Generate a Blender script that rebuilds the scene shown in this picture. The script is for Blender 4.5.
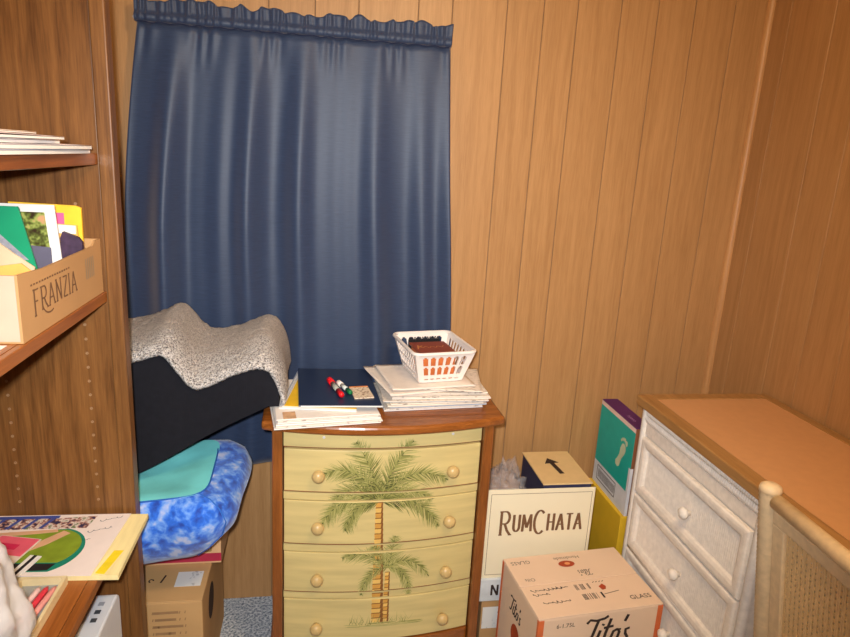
import bpy, bmesh, math, random
from mathutils import Vector, Matrix, noise
random.seed(7)
R = math.radians
PI = math.pi
scene = bpy.context.scene
for o in list(bpy.data.objects): bpy.data.objects.remove(o, do_unlink=True)
COL = scene.collection

# ------------------------------------------------------------------ camera
yaw, pitch, roll, H = R(9.8), R(14.2), R(3.25), 1.55
f = Vector((math.sin(yaw)*math.cos(pitch), math.cos(yaw)*math.cos(pitch), -math.sin(pitch)))
r0 = Vector((math.cos(yaw), -math.sin(yaw), 0)); u0 = r0.cross(f)
cr = r0*math.cos(roll) + u0*math.sin(roll); cu = u0*math.cos(roll) - r0*math.sin(roll)
cam = bpy.data.objects.new('camera', bpy.data.cameras.new('camera')); COL.objects.link(cam)
cam.matrix_world = Matrix(((cr.x, cu.x, -f.x, 0), (cr.y, cu.y, -f.y, 0), (cr.z, cu.z, -f.z, H), (0, 0, 0, 1)))
cam.data.sensor_fit = 'HORIZONTAL'; cam.data.sensor_width = 36; cam.data.lens = 640/850*36
cam.data.clip_start = 0.02
scene.camera = cam

# ------------------------------------------------------------------ light
w = bpy.data.worlds.new('world'); scene.world = w; w.use_nodes = True
w.node_tree.nodes['Background'].inputs[0].default_value = (1.0, 0.80, 0.58, 1)
w.node_tree.nodes['Background'].inputs[1].default_value = 0.30

def lamp(name, kind, loc, energy, col, **kw):
    d = bpy.data.lights.new(name, kind); d.energy = energy; d.color = col
    for k, v in kw.items(): setattr(d, k, v)
    o = bpy.data.objects.new(name, d); o.location = loc; COL.objects.link(o); return o
# the camera's own flash, just above and left of the lens
fl = lamp('camera_flash', 'SPOT', (-0.03, 0.0, H+0.045), 142, (0.97, 0.985, 1.0), spot_size=R(92), spot_blend=1.0, shadow_soft_size=0.018)
fl.rotation_euler = (Vector((0.08, 1.0, -0.30))).to_track_quat('-Z', 'Y').to_euler()
# the warm ceiling bulb of the room
lamp('ceiling_bulb', 'POINT', (0.45, 0.50, 2.28), 34, (1.0, 0.74, 0.44), shadow_soft_size=0.10)
vs = scene.view_settings
vs.view_transform = 'Standard'; vs.look = 'None'; vs.gamma = 1; vs.use_curve_mapping = False
vs.exposure = 0.06

# ------------------------------------------------------------------ materials
def lin(c):
    return tuple(((v/255)/12.92 if v/255 <= .04045 else ((v/255+.055)/1.055)**2.4) for v in c) + (1,)
MATS = {}
def base(name):
    m = bpy.data.materials.new(name); m.use_nodes = True
    nt = m.node_tree; b = nt.nodes['Principled BSDF']
    return m, nt, b
def node(nt, t, **kw):
    n = nt.nodes.new(t)
    for k, v in kw.items():
        if k in n.inputs.keys() if hasattr(n.inputs, 'keys') else False: n.inputs[k].default_value = v
        else: setattr(n, k, v)
    return n
def ramp(nt, stops):
    n = nt.nodes.new('ShaderNodeValToRGB'); e = n.color_ramp.elements
    while len(e) < len(stops): e.new(0.5)
    for k, (p, c) in enumerate(stops): e[k].position = p; e[k].color = c
    return n
def coords(nt, scale, kind='Object'):
    tc = nt.nodes.new('ShaderNodeTexCoord'); mp = nt.nodes.new('ShaderNodeMapping')
    mp.inputs['Scale'].default_value = scale
    nt.links.new(tc.outputs[kind], mp.inputs['Vector']); return mp
def bump(nt, b, src, strength=.3, dist=.002):
    n = nt.nodes.new('ShaderNodeBump'); n.inputs['Strength'].default_value = strength; n.inputs['Distance'].default_value = dist
    nt.links.new(src, n.inputs['Height']); nt.links.new(n.outputs[0], b.inputs['Normal'])
def plain(name, c, rough=.6, var=.10, scale=25., spec=.35, bmp=0., stretch=(1, 1, 1)):
    if name in MATS: return MATS[name]
    m, nt, b = base(name)
    mp = coords(nt, stretch); n = node(nt, 'ShaderNodeTexNoise'); n.inputs['Scale'].default_value = scale; n.inputs['Detail'].default_value = 4
    nt.links.new(mp.outputs[0], n.inputs['Vector'])
    a = lin(c); lo = tuple(v*(1-var) for v in a[:3])+(1,); hi = tuple(min(1, v*(1+var)) for v in a[:3])+(1,)
    rp = ramp(nt, [(.3, lo), (.7, hi)]); nt.links.new(n.outputs[0], rp.inputs[0]); nt.links.new(rp.outputs[0], b.inputs['Base Color'])
    b.inputs['Roughness'].default_value = rough; b.inputs['Specular IOR Level'].default_value = spec
    if bmp: bump(nt, b, n.outputs[0], bmp)
    MATS[name] = m; return m
def wood(name, c1, c2, stretch, rough=.35, spec=.4, scale=1., bmp=.05, rnd=.12, fleck=.35):
    if name in MATS: return MATS[name]
    m, nt, b = base(name)
    mp = coords(nt, stretch); oi = nt.nodes.new('ShaderNodeObjectInfo')
    ad = nt.nodes.new('ShaderNodeVectorMath'); ad.operation = 'ADD'
    sc_ = nt.nodes.new('ShaderNodeVectorMath'); sc_.operation = 'SCALE'; sc_.inputs['Scale'].default_value = 37.0
    cm = nt.nodes.new('ShaderNodeCombineXYZ')
    for k in range(3): nt.links.new(oi.outputs['Random'], cm.inputs[k])
    nt.links.new(cm.outputs[0], sc_.inputs[0]); nt.links.new(mp.outputs[0], ad.inputs[0]); nt.links.new(sc_.outputs[0], ad.inputs[1])
    n = nt.nodes.new('ShaderNodeTexNoise'); n.inputs['Scale'].default_value = 6*scale; n.inputs['Detail'].default_value = 6; n.inputs['Distortion'].default_value = .6
    n2 = nt.nodes.new('ShaderNodeTexNoise'); n2.inputs['Scale'].default_value = 38*scale; n2.inputs['Detail'].default_value = 3
    nt.links.new(ad.outputs[0], n.inputs['Vector']); nt.links.new(ad.outputs[0], n2.inputs['Vector'])
    mx = nt.nodes.new('ShaderNodeMix'); mx.data_type = 'FLOAT'; mx.inputs[0].default_value = fleck
    nt.links.new(n.outputs[0], mx.inputs[2]); nt.links.new(n2.outputs[0], mx.inputs[3])
    rp = ramp(nt, [(.32, lin(c1)), (.66, lin(c2))]); nt.links.new(mx.outputs[0], rp.inputs[0])
    hs = nt.nodes.new('ShaderNodeHueSaturation')
    mr = nt.nodes.new('ShaderNodeMapRange'); mr.inputs['To Min'].default_value = 1-rnd; mr.inputs['To Max'].default_value = 1+rnd
    nt.links.new(oi.outputs['Random'], mr.inputs['Value']); nt.links.new(mr.outputs[0], hs.inputs['Value']); nt.links.new(rp.outputs[0], hs.inputs['Color'])
    nt.links.new(hs.outputs[0], b.inputs['Base Color'])
    b.inputs['Roughness'].default_value = rough; b.inputs['Specular IOR Level'].default_value = spec
    if bmp: bump(nt, b, n2.outputs[0], bmp, .001)
    MATS[name] = m; return m
def speckle(name, stops, scale, rough=.9, bmp=.6, dist=.004, detail=2, sheen=0):
    if name in MATS: return MATS[name]
    m, nt, b = base(name); mp = coords(nt, (1, 1, 1))
    n = nt.nodes.new('ShaderNodeTexNoise'); n.inputs['Scale'].default_value = scale; n.inputs['Detail'].default_value = detail; n.inputs['Roughness'].default_value = .7
    nt.links.new(mp.outputs[0], n.inputs['Vector'])
    rp = ramp(nt, [(p, lin(c)) for p, c in stops]); nt.links.new(n.outputs[0], rp.inputs[0]); nt.links.new(rp.outputs[0], b.inputs['Base Color'])
    b.inputs['Roughness'].default_value = rough; b.inputs['Specular IOR Level'].default_value = .1
    if sheen: b.inputs['Sheen Weight'].default_value = sheen
    if bmp: bump(nt, b, n.outputs[0], bmp, dist)
    MATS[name] = m; return m
def print_mat(name, paper, ink, sx, sy, dens=.5):
    """paper with rows of tiny print (fine lettering as a material)"""
    if name in MATS: return MATS[name]
    m, nt, b = base(name)
    mp = coords(nt, (sx, sy, sx)); n = nt.nodes.new('ShaderNodeTexNoise'); n.inputs['Scale'].default_value = 1; n.inputs['Detail'].default_value = 3
    nt.links.new(mp.outputs[0], n.inputs['Vector'])
    rp = ramp(nt, [(dens, lin(paper)), (min(.99, dens+.12), lin(ink))]); nt.links.new(n.outputs[0], rp.inputs[0]); nt.links.new(rp.outputs[0], b.inputs['Base Color'])
    b.inputs['Roughness'].default_value = .8; b.inputs['Specular IOR Level'].default_value = .2
    MATS[name] = m; return m

W_PANEL = wood('panelling_wood', (166, 122, 76), (188, 143, 94), (9, 9, .45), rough=.42, spec=.35, rnd=.02, bmp=.03, fleck=.4)
W_GROOVE = plain('groove_brown', (142, 114, 88), .8)
W_TRIM = wood('moulding_wood', (172, 124, 76), (192, 144, 94), (8, 8, .5), rough=.4)
W_OAK = wood('bookcase_oak', (88, 54, 25), (134, 90, 47), (10, 10, .5), rough=.38, spec=.4, rnd=.05)
W_OAKY = wood('shelf_oak', (126, 70, 28), (164, 98, 44), (10, .5, 10), rough=.3, spec=.45, rnd=.04)
W_CHERRY = wood('chest_cherry', (116, 62, 22), (160, 94, 40), (1.2, 10, 10), rough=.22, spec=.5, rnd=.03)
W_CHERRYV = wood('chest_cherry_upright', (110, 60, 24), (150, 88, 38), (10, 10, .8), rough=.28, spec=.5, rnd=.03)
CREAM = plain('painted_cream', (206, 186, 126), .45, var=.10, scale=9, stretch=(.5, 1, 5), spec=.4)
CREAMK = plain('knob_cream', (200, 170, 112), .3, spec=.5)
REDGAP = plain('drawer_gap_red', (110, 54, 26), .7)
NAVY = None
WHITEP = plain('white_paper', (232, 228, 222), .75, var=.04)
KRAFT = plain('kraft_card', (186, 146, 100), .85, var=.06, scale=8, spec=.15)
KRAFTP = plain('pale_kraft_card', (214, 172, 128), .85, var=.05, scale=8, spec=.15)
IVORY = plain('ivory_card', (236, 226, 196), .6, var=.02, scale=6, spec=.3)
INKB = plain('brown_ink', (118, 84, 56), .7)
INKD = plain('dark_ink', (52, 38, 34), .7)
INKG = plain('grey_ink', (120, 104, 92), .7)
WHITEPL = plain('white_plastic', (236, 226, 218), .35, var=.02, spec=.45)
WICK = plain('whitewashed_rattan', (236, 228, 218), .55, var=.08, scale=60, spec=.35, bmp=.15)
NEWS = print_mat('newsprint', (226, 214, 200), (150, 138, 128), 60, 260, .56)
PAGE = plain('page_edges', (214, 206, 196), .8, var=.12, scale=3, stretch=(1, 1, 160))

def curtain_mat():
    m, nt, b = base('navy_cloth'); mp = coords(nt, (30, 30, 420))
    n = nt.nodes.new('ShaderNodeTexNoise'); n.inputs['Scale'].default_value = 1; n.inputs['Detail'].default_value = 3
    nt.links.new(mp.outputs[0], n.inputs['Vector'])
    rp = ramp(nt, [(.35, lin((36, 52, 80))), (.68, lin((44, 61, 90)))]); nt.links.new(n.outputs[0], rp.inputs[0]); nt.links.new(rp.outputs[0], b.inputs['Base Color'])
    b.inputs['Roughness'].default_value = .5; b.inputs['Specular IOR Level'].default_value = .42; b.inputs['Sheen Weight'].default_value = .4
    b.inputs['Sheen Tint'].default_value = (1, .85, .74, 1)
    return m
NAVY = curtain_mat()
def fleece_mat():
    """sherpa pile: coarse salt-and-pepper along the hem, brushed smoother towards the back"""
    m, nt, b = base('grey_fleece'); mp = coords(nt, (1, 1, 1))
    n = nt.nodes.new('ShaderNodeTexNoise'); n.inputs['Scale'].default_value = 230; n.inputs['Detail'].default_value = 2; n.inputs['Roughness'].default_value = .7
    nt.links.new(mp.outputs[0], n.inputs['Vector'])
    rp = ramp(nt, [(.36, lin((62, 58, 60))), (.48, lin((186, 178, 172))), (.60, lin((226, 220, 214)))]); nt.links.new(n.outputs[0], rp.inputs[0])
    r2 = ramp(nt, [(.36, lin((140, 128, 118))), (.60, lin((186, 172, 160)))]); nt.links.new(n.outputs[0], r2.inputs[0])
    tc = nt.nodes.new('ShaderNodeTexCoord'); sp = nt.nodes.new('ShaderNodeSeparateXYZ'); nt.links.new(tc.outputs['Generated'], sp.inputs[0])
    n3 = nt.nodes.new('ShaderNodeTexNoise'); n3.inputs['Scale'].default_value = 14; nt.links.new(mp.outputs[0], n3.inputs['Vector'])
    ad = nt.nodes.new('ShaderNodeMath'); ad.operation = 'MULTIPLY_ADD'; ad.inputs[1].default_value = .5; nt.links.new(n3.outputs[0], ad.inputs[0]); nt.links.new(sp.outputs[1], ad.inputs[2])
    mr = nt.nodes.new('ShaderNodeMapRange'); mr.inputs['From Min'].default_value = .38; mr.inputs['From Max'].default_value = .72; nt.links.new(ad.outputs[0], mr.inputs['Value'])
    mx = nt.nodes.new('ShaderNodeMix'); mx.data_type = 'RGBA'; nt.links.new(mr.outputs[0], mx.inputs[0]); nt.links.new(rp.outputs[0], mx.inputs[6]); nt.links.new(r2.outputs[0], mx.inputs[7])
    nt.links.new(mx.outputs[2], b.inputs['Base Color']); b.inputs['Roughness'].default_value = .9; b.inputs['Specular IOR Level'].default_value = .1; b.inputs['Sheen Weight'].default_value = .3
    bump(nt, b, n.outputs[0], .9, .010); return m
FLEECE = fleece_mat()
BLACKF = plain('black_cloth', (26, 26, 32), .85, var=.12, scale=60, spec=.15)
CARPET = speckle('blue_carpet', [(.36, (104, 114, 132)), (.5, (176, 186, 196)), (.64, (222, 226, 230))], 120, bmp=.8, dist=.006)
def tiedye():
    m, nt, b = base('tie_dye_blue'); mp = coords(nt, (1, 1, 1))
    n = nt.nodes.new('ShaderNodeTexNoise'); n.inputs['Scale'].default_value = 32; n.inputs['Detail'].default_value = 3; n.inputs['Distortion'].default_value = .25
    nt.links.new(mp.outputs[0], n.inputs['Vector'])
    rp = ramp(nt, [(.33, lin((14, 60, 160))), (.47, lin((28, 104, 220))), (.58, lin((104, 156, 236))), (.70, lin((186, 196, 232)))])
    nt.links.new(n.outputs[0], rp.inputs[0]); nt.links.new(rp.outputs[0], b.inputs['Base Color'])
    b.inputs['Roughness'].default_value = .8; b.inputs['Sheen Weight'].default_value = .4
    return m
TIEDYE = tiedye()
AQUA = plain('aqua_plush', (124, 224, 226), .85, var=.08, scale=14)

# ------------------------------------------------------------------ mesh helpers
ROOTS = {}
class MB:
    def __init__(s): s.v = []; s.f = []; s.mi = []; s.cur = 0
    def add(s, vs, fs):
        b = len(s.v); s.v += [tuple(p) for p in vs]
        for q in fs: s.f.append([b+i for i in q]); s.mi.append(s.cur)
        return s
    def box(s, x0, x1, y0, y1, z0, z1):
        return s.add([(x0,y0,z0),(x1,y0,z0),(x1,y1,z0),(x0,y1,z0),(x0,y0,z1),(x1,y0,z1),(x1,y1,z1),(x0,y1,z1)],
              [(0,3,2,1),(4,5,6,7),(0,1,5,4),(1,2,6,5),(2,3,7,6),(3,0,4,7)])
    def tube(s, pts, r, n=12, cap=True, closed=False):
        pts = [Vector(p) for p in pts]; rr = r if isinstance(r, (list, tuple)) else [r]*len(pts)
        rings = []; up = None; N = len(pts)
        for i, p in enumerate(pts):
            if closed: t = pts[(i+1) % N]-pts[i-1]
            else: t = pts[min(i+1, N-1)]-pts[max(i-1, 0)]
            t.normalize()
            if up is None: up = Vector((0, 0, 1)) if abs(t.z) < .9 else Vector((1, 0, 0))
            a = t.cross(up).normalized(); up = a.cross(t).normalized()
            rings.append([p + (a*math.cos(2*PI*k/n) + up*math.sin(2*PI*k/n))*rr[i] for k in range(n)])
        vs = [q for g in rings for q in g]; fs = []
        m = N if closed else N-1
        for i in range(m):
            j = (i+1) % N
            for k in range(n):
                k2 = (k+1) % n; fs.append((i*n+k, i*n+k2, j*n+k2, j*n+k))
        if cap and not closed: fs.append(tuple(range(n))[::-1]); fs.append(tuple((N-1)*n+k for k in range(n)))
        return s.add(vs, fs)
    def lathe(s, prof, c=(0, 0, 0), axis='Z', n=20):
        """prof: (radius, height) pairs"""
        vs = []; fs = []; c = Vector(c)
        for (r, h) in prof:
            for k in range(n):
                a = 2*PI*k/n; x, y = r*math.cos(a), r*math.sin(a)
                vs.append(c + Vector({'Z': (x, y, h), 'Y': (x, -h, y), 'X': (-h, x, y)}[axis]))
        for i in range(len(prof)-1):
            for k in range(n):
                k2 = (k+1) % n; fs.append((i*n+k, i*n+k2, (i+1)*n+k2, (i+1)*n+k))
        fs.append(tuple(range(n))[::-1]); fs.append(tuple((len(prof)-1)*n+k for k in range(n)))
        return s.add(vs, fs)
    def prism(s, poly, fn, h0, h1):
        """2-D polygon (a,b) extruded from h0 to h1; fn(a,b,h) gives the point"""
        n = len(poly); vs = [fn(a, b, h0) for a, b in poly] + [fn(a, b, h1) for a, b in poly]
        fs = [tuple(range(n))[::-1], tuple(range(n, 2*n))] + [(i, (i+1) % n, n+(i+1) % n, n+i) for i in range(n)]
        return s.add(vs, fs)
    def grid(s, nu, nv, fn, flip=False):
        vs = [fn(i/(nu-1), j/(nv-1)) for j in range(nv) for i in range(nu)]
        fs = []
        for j in range(nv-1):
            for i in range(nu-1):
                q = (j*nu+i, j*nu+i+1, (j+1)*nu+i+1, (j+1)*nu+i); fs.append(q[::-1] if flip else q)
        return s.add(vs, fs)
    def build(s, name, mat, parent=None, world=False, smooth=False, bevel=0, seg=2, label=None, solid=0, subdiv=0, fix=True):
        me = bpy.data.meshes.new(name)
        off = ROOTS[parent.name] if (world and parent is not None) else Vector((0, 0, 0))
        me.from_pydata([tuple(Vector(p)-off) for p in s.v], [], s.f)
        mats = mat if isinstance(mat, (list, tuple)) else [mat]
        for q in mats: me.materials.append(q)
        for p, i in zip(me.polygons, s.mi): p.material_index = i
        if fix:
            bm = bmesh.new(); bm.from_mesh(me); bmesh.ops.recalc_face_normals(bm, faces=bm.faces); bm.to_mesh(me); bm.free()
        if smooth:
            for p in me.polygons: p.use_smooth = True
        o = bpy.data.objects.new(name, me); COL.objects.link(o)
        if parent is not None: o.parent = parent
        if solid: q = o.modifiers.new('solid', 'SOLIDIFY'); q.thickness = solid; q.offset = 0
        if bevel: q = o.modifiers.new('bevel', 'BEVEL'); q.width = bevel; q.segments = seg; q.limit_method = 'ANGLE'; q.angle_limit = R(40)
        if subdiv: q = o.modifiers.new('sub', 'SUBSURF'); q.levels = subdiv; q.render_levels = subdiv
        if label: o['label'] = label
        return o
def thing(name, label, cat, loc=(0, 0, 0), rotz=0, group=None):
    o = bpy.data.objects.new(name, None); COL.objects.link(o); o.empty_display_size = .05
    o.location = loc; o.rotation_euler = (0, 0, rotz); ROOTS[o.name] = Vector(loc)
    return tag(o, label, cat, group)
def tag(o, label, cat, group=None):
    o['label'] = label; o['category'] = cat
    if group: o['group'] = group
    return o
def struct(o, label=None):
    o['kind'] = 'structure'
    if label: o['label'] = label
    return o
def box(name, mat, b, parent=None, world=True, bevel=0, **k):
    return MB().box(*b).build(name, mat, parent, world=world, bevel=bevel, **k)

# ---- flat print: ribbons (strokes) and filled shapes on a surface; mp(a,b) gives the point
def arc(cx, cy, rx, ry, a0, a1, n=10):
    return [(cx+rx*math.cos(R(a0+(a1-a0)*i/n)), cy+ry*math.sin(R(a0+(a1-a0)*i/n))) for i in range(n+1)]
STK = [0]
def ribbon(m, pts, wd, mp, contrast=0.):
    P = [Vector((a, b)) for a, b in pts]
    L, Rr = [], []
    for i, p in enumerate(P):
        t = P[min(i+1, len(P)-1)]-P[max(i-1, 0)]
        if t.length == 0: t = Vector((1, 0))
        t.normalize(); nrm = Vector((-t.y, t.x))
        ww = wd*(1-contrast*(1-abs(t.y)))
        L.append(p+nrm*ww/2); Rr.append(p-nrm*ww/2)
    o_ = Vector(mp(0, 0)); nn = (Vector(mp(1, 0))-o_).cross(Vector(mp(0, 1))-o_).normalized()*(.00005*(STK[0] % 8)); STK[0] += 1    # each stroke a hair above the last
    n = len(P); m.add([Vector(mp(q.x, q.y))+nn for q in L+Rr], [(i, i+1, n+i+1, n+i) for i in range(n-1)])
GL = {
 'R': (.74, [[(.14,0),(.14,1)], [(.14,1)]+arc(.38,.74,.24,.26,90,-90)+[(.14,.48)], [(.36,.48),(.52,.18),(.70,0)]]),
 'U': (.70, [[(.10,1),(.10,.3)]+arc(.34,.28,.24,.28,180,360)+[(.58,1)]]),
 'M': (.92, [[(.10,0),(.14,1)], [(.14,1),(.45,.2)], [(.45,.2),(.76,1)], [(.76,1),(.82,0)]]),
 'C': (.72, [arc(.38,.5,.32,.5,48,312,16)]),
 'H': (.74, [[(.12,0),(.12,1)], [(.60,0),(.60,1)], [(.12,.5),(.60,.5)]]),
 'A': (.74, [[(.08,0),(.36,1)], [(.36,1),(.66,0)], [(.18,.34),(.55,.34)]]),
 'T': (.66, [[(.33,0),(.33,1)], [(.04,.98),(.62,.98)]]),
 'F': (.58, [[(.14,0),(.14,1)], [(.14,.98),(.54,.98)], [(.14,.54),(.44,.54)]]),
 'N': (.76, [[(.12,0),(.12,1)], [(.12,1),(.62,0)], [(.62,0),(.62,1)]]),
 'Z': (.60, [[(.06,.98),(.54,.98)], [(.54,.98),(.06,.02)], [(.06,.02),(.56,.02)]]),
 'I': (.28, [[(.14,0),(.14,1)]]),
}
SER = {'R': [(.14,0),(.14,1),(.70,0)], 'U': [(.10,1),(.58,1)], 'M': [(.10,0),(.14,1),(.76,1),(.82,0)], 'H': [(.12,0),(.12,1),(.60,0),(.60,1)],
       'A': [(.08,0),(.66,0)], 'T': [(.33,0)], 'F': [(.14,0),(.14,1)], 'N': [(.12,0),(.12,1),(.62,1)], 'Z': [], 'I': [(.14,0),(.14,1)], 'C': []}
def serif_text(m, txt, x, y, h, mp, wd=.13, big=(), bigk=1.35, sx=1., serif=.2, drop=0):
    for i, ch in enumerate(txt):
        k = h*(bigk if i in big else 1.); yy = y-(drop*h if i in big else 0)
        gw, st = GL[ch]
        for pl in st: ribbon(m, [(x+a*k*sx, yy+b*k) for a, b in pl], wd*h, mp, .45)
        for (a, b) in SER[ch]:
            ribbon(m, [(x+(a-serif/2)*k*sx, yy+b*k), (x+(a+serif/2)*k*sx, yy+b*k)], wd*h*.5, mp)
        x += (gw+.08)*k*sx
    return x
SCRIPT = [  # slanted brush lettering: T i t o ' s
 [(0.02,.86),(.12,.98),(.34,.93),(.62,.98),(.74,1.06)], [(.42,.95),(.32,.45),(.24,.08),(.10,.0),(.02,.08)],
 [(.56,.55),(.50,.25),(.50,.04),(.58,.0),(.70,.16)], [(.60,.72),(.63,.78)],
 [(.86,.95),(.76,.40),(.74,.06),(.82,.0),(.94,.16)], [(.66,.62),(1.0,.66)],
 [(1.18,.52),(1.04,.45),(.98,.18),(1.08,.0),(1.22,.12),(1.26,.40),(1.18,.52),(1.30,.48)],
 [(1.46,1.02),(1.38,.78)],
 [(1.62,.50),(1.48,.46),(1.50,.30),(1.60,.16),(1.52,.0),(1.38,.06)]]
def script_text(m, x, y, h, mp, wd=.1, sl=.22):
    for pl in SCRIPT: ribbon(m, [(x+(a+b*sl*.4)*h, y+b*h) for a, b in pl], wd*h, mp, .2)
def poly(m, pts, mp): m.add([mp(a, b) for a, b in pts], [tuple(range(len(pts)))])
def ellipse(m, cx, cy, rx, ry, mp, n=24): poly(m, [(cx+rx*math.cos(2*PI*k/n), cy+ry*math.sin(2*PI*k/n)) for k in range(n)], mp)
_dg = None
def sans(m, txt, x, y, h, mp, sx=1.):
    """upright sans lettering from the built-in font, laid as flat faces"""
    cu_ = bpy.data.curves.new('tmp', 'FONT'); cu_.body = txt; cu_.size = 1; cu_.resolution_u = 2
    o = bpy.data.objects.new('tmp', cu_); COL.objects.link(o)
    dg = bpy.context.evaluated_depsgraph_get(); me = bpy.data.meshes.new_from_object(o.evaluated_get(dg))
    m.add([mp(x+p.co.x*h*1.4*sx, y+p.co.y*h*1.4) for p in me.vertices], [tuple(p.vertices) for p in me.polygons])
    bpy.data.objects.remove(o); bpy.data.curves.remove(cu_); bpy.data.meshes.remove(me)

# ================================================================== THE SETTING
XR, YB, XL, ZC, YN = 1.41, 2.02, -.735, 2.42, -1.6
fl_ = struct(box('floor', CARPET, (XL-.02, XR+.02, YN, YB+.02, -.03, 0)), 'speckled blue grey carpet floor')
ce = struct(box('ceiling', plain('ceiling_white', (226, 220, 210), .9), (XL-.02, XR+.02, YN, YB+.02, ZC, ZC+.03)))
wb = struct(box('wall_back', W_GROOVE, (XL-.02, XR+.02, YB+.005, YB+.03, 0, ZC)), 'tan wood panelled wall with vertical grooves')
wr = struct(box('wall_right', W_GROOVE, (XR+.005, XR+.03, YN, YB+.005, 0, ZC)), 'tan wood panelled side wall')
wl = struct(box('wall_left', plain('left_wall_tan', (180, 130, 80), .6), (XL-.03, XL-.001, YN, YB+.005, 0, ZC)))
def plank(parent, a0, a1, back):
    g, d, c = .0010, .0032, .0012
    m = MB(); lo, hi = a0+g, a1-g
    prof = [(lo, d), (lo, c), (lo+c, 0), (hi-c, 0), (hi, c), (hi, d)]
    if back: m.prism(prof, lambda a, b, h: (a, YB+b, h), 0.0, ZC)
    else: m.prism(prof, lambda a, b, h: (XR+b, a, h), 0.0, ZC)
    return m.build('plank', W_PANEL, parent)
xs = [XL, -.62, -.50, -.36, -.15, -.02, .104, .278, .379, .545, .659, .766, .906, 1.027, 1.15, 1.285, XR]
for a, b in zip(xs, xs[1:]): plank(wb, a, b, True)
ys = [YB, 1.925, 1.738, 1.605, 1.47, 1.30, 1.17, 1.0, .86, .70, .52, .40, .2, 0, -.2, -.4, -.8, -1.2, YN]
for b, a in zip(ys, ys[1:]): plank(wr, a, b, False)
m = MB(); m.prism([(0, 0)]+[(-.017*math.cos(R(t)), -.017*math.sin(R(t))) for t in range(0, 91, 10)], lambda a, b, h: (XR+a-.0005, YB+b-.0005, h), 0, ZC)
struct(m.build('trim_1', W_TRIM, None, smooth=False), 'quarter round corner moulding')

# ================================================================== CURTAIN + ROD
def fold(x):   # gathered fullness across the width
    return (.60*math.sin(x*30+.4+.6*math.sin(x*7))+.36*math.sin(x*51+1.3)+.12*math.sin(x*84+.2))
ZR = 1.872
rod = thing('curtain_rod', 'thin white curtain rod threaded through the navy curtain header', 'curtain rod', (-.06, 1.975, ZR))
MB().tube([(-.502, 1.977, ZR), (.372, 1.977, ZR)], .006, 10).build('pole', WHITEPL, rod, world=True, smooth=True)
for xx in (-.500, .370):
    MB().tube([(xx, 1.977, ZR), (xx, 2.0, ZR), (xx, 2.0185, ZR)], .005, 8).build('bracket', WHITEPL, rod, world=True, smooth=True)
cur = thing('window_curtain', 'navy blue gathered curtain hanging on the panelled wall', 'curtain', (-.06, 1.965, .53))
def cpt(u, v):     # u across, v 0 top .. 1 bottom
    fl = math.sin(min(1, v/.45)*PI/2)
    x0, x1 = -.490-.050*fl-.036*v, .368+.078*v
    x = x0+(x1-x0)*u; s = x0+(x1-x0)*u
    amp = .004+.034*min(1, v*2.4)
    y = 1.962-amp*fold((u-.5)*.95)*(.75+.25*math.sin(v*3+u*5))
    z = (ZR-.012) - v*(ZR-.012-.552) + (.004*math.sin(u*40) if v > .99 else 0)
    if v < .09: y -= .0025*math.sin(u*105+3*math.sin(u*31))*(1-v/.09)
    return (x+.004*math.sin(v*9+u*3)*v, y, z)
MB().grid(190, 60, cpt).build('drop', NAVY, cur, world=True, smooth=True, solid=.0012)
def hpt(u, v):     # rod pocket and ruffled heading
    x = -.496+.866*u; a = v
    wob = .0035*math.sin(u*170+4*math.sin(u*27))+.002*math.sin(u*310)
    z = (ZR-.013)+a*.058 + (.006*math.sin(u*46+2*math.sin(u*19))+.003*math.sin(u*120))*max(0, (a-.45)/.55)
    y = 1.960-.008*math.sin(min(1, a/.45)*PI)+wob*(1 if a > .4 else .5)
    return (x+(.004*math.sin(u*90))*a, y, z)
MB().grid(240, 12, hpt).build('heading', NAVY, cur, world=True, smooth=True, solid=.0014)
m = MB(); m.tube([(-.490+.855*i/120, 1.954+.002*math.sin(i*1.3), ZR-.014+.0015*math.sin(i*.9)) for i in range(121)], .0016, 6)
m.build('header_seam', plain('navy_thread', (28, 38, 66), .8), cur, world=True)

# ================================================================== BOOKCASE (left)
BX0, BX1, BY0, BY1 = -.72, -.412, .50, 1.45
bc = thing('bookcase', 'brown oak open bookcase with pin holes in its end panel', 'bookcase', ((BX0+BX1)/2, (BY0+BY1)/2, 0))
far = box('end_panel', W_OAK, (BX0, BX1-.030, 1.42, BY1, 0, 2.2), bc, bevel=.001)
box('end_panel', W_OAK, (BX0, BX1-.030, BY0, BY0+.03, 0, 2.2), bc, bevel=.001)
box('face_stile', W_OAK, (BX1-.0295, BX1, 1.416, BY1+.002, 0, 2.2), bc, bevel=.003)
box('face_stile', W_OAK, (BX1-.0295, BX1, BY0-.002, BY0+.034, 0, 2.2), bc, bevel=.003)
box('back_panel', W_OAK, (BX0, BX0+.006, BY0+.031, 1.4195, 0, 2.2), bc)
for z in (2.17, 1.52, 1.236, .70, .305, .06):
    sx_ = BX1-.031 if z > 1 else BX1-.012
    if z < 1: yf = 1.4145
    else: yf = 1.4185
    s = box('shelf', W_OAKY, (BX0+.008, sx_-.012 if z > 1 else BX1-.0305, BY0+.032, 1.4185, z-.022, z), bc)
    box('shelf_edge', W_OAKY, ((sx_-.0118) if z > 1 else BX1-.0300, sx_, BY0+.036, yf, z-.023, z-.0002), s, world=False, bevel=.002).location = -ROOTS[bc.name]
HOLE = plain('pin_hole_sleeve', (150, 116, 84), .5)
hm = MB(); hm.lathe([(.0032, -.0004), (.0032, .0006), (.0016, .0006), (.0016, .0002)], (0, 0, 0), 'Y', 10)
ho = None
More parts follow.
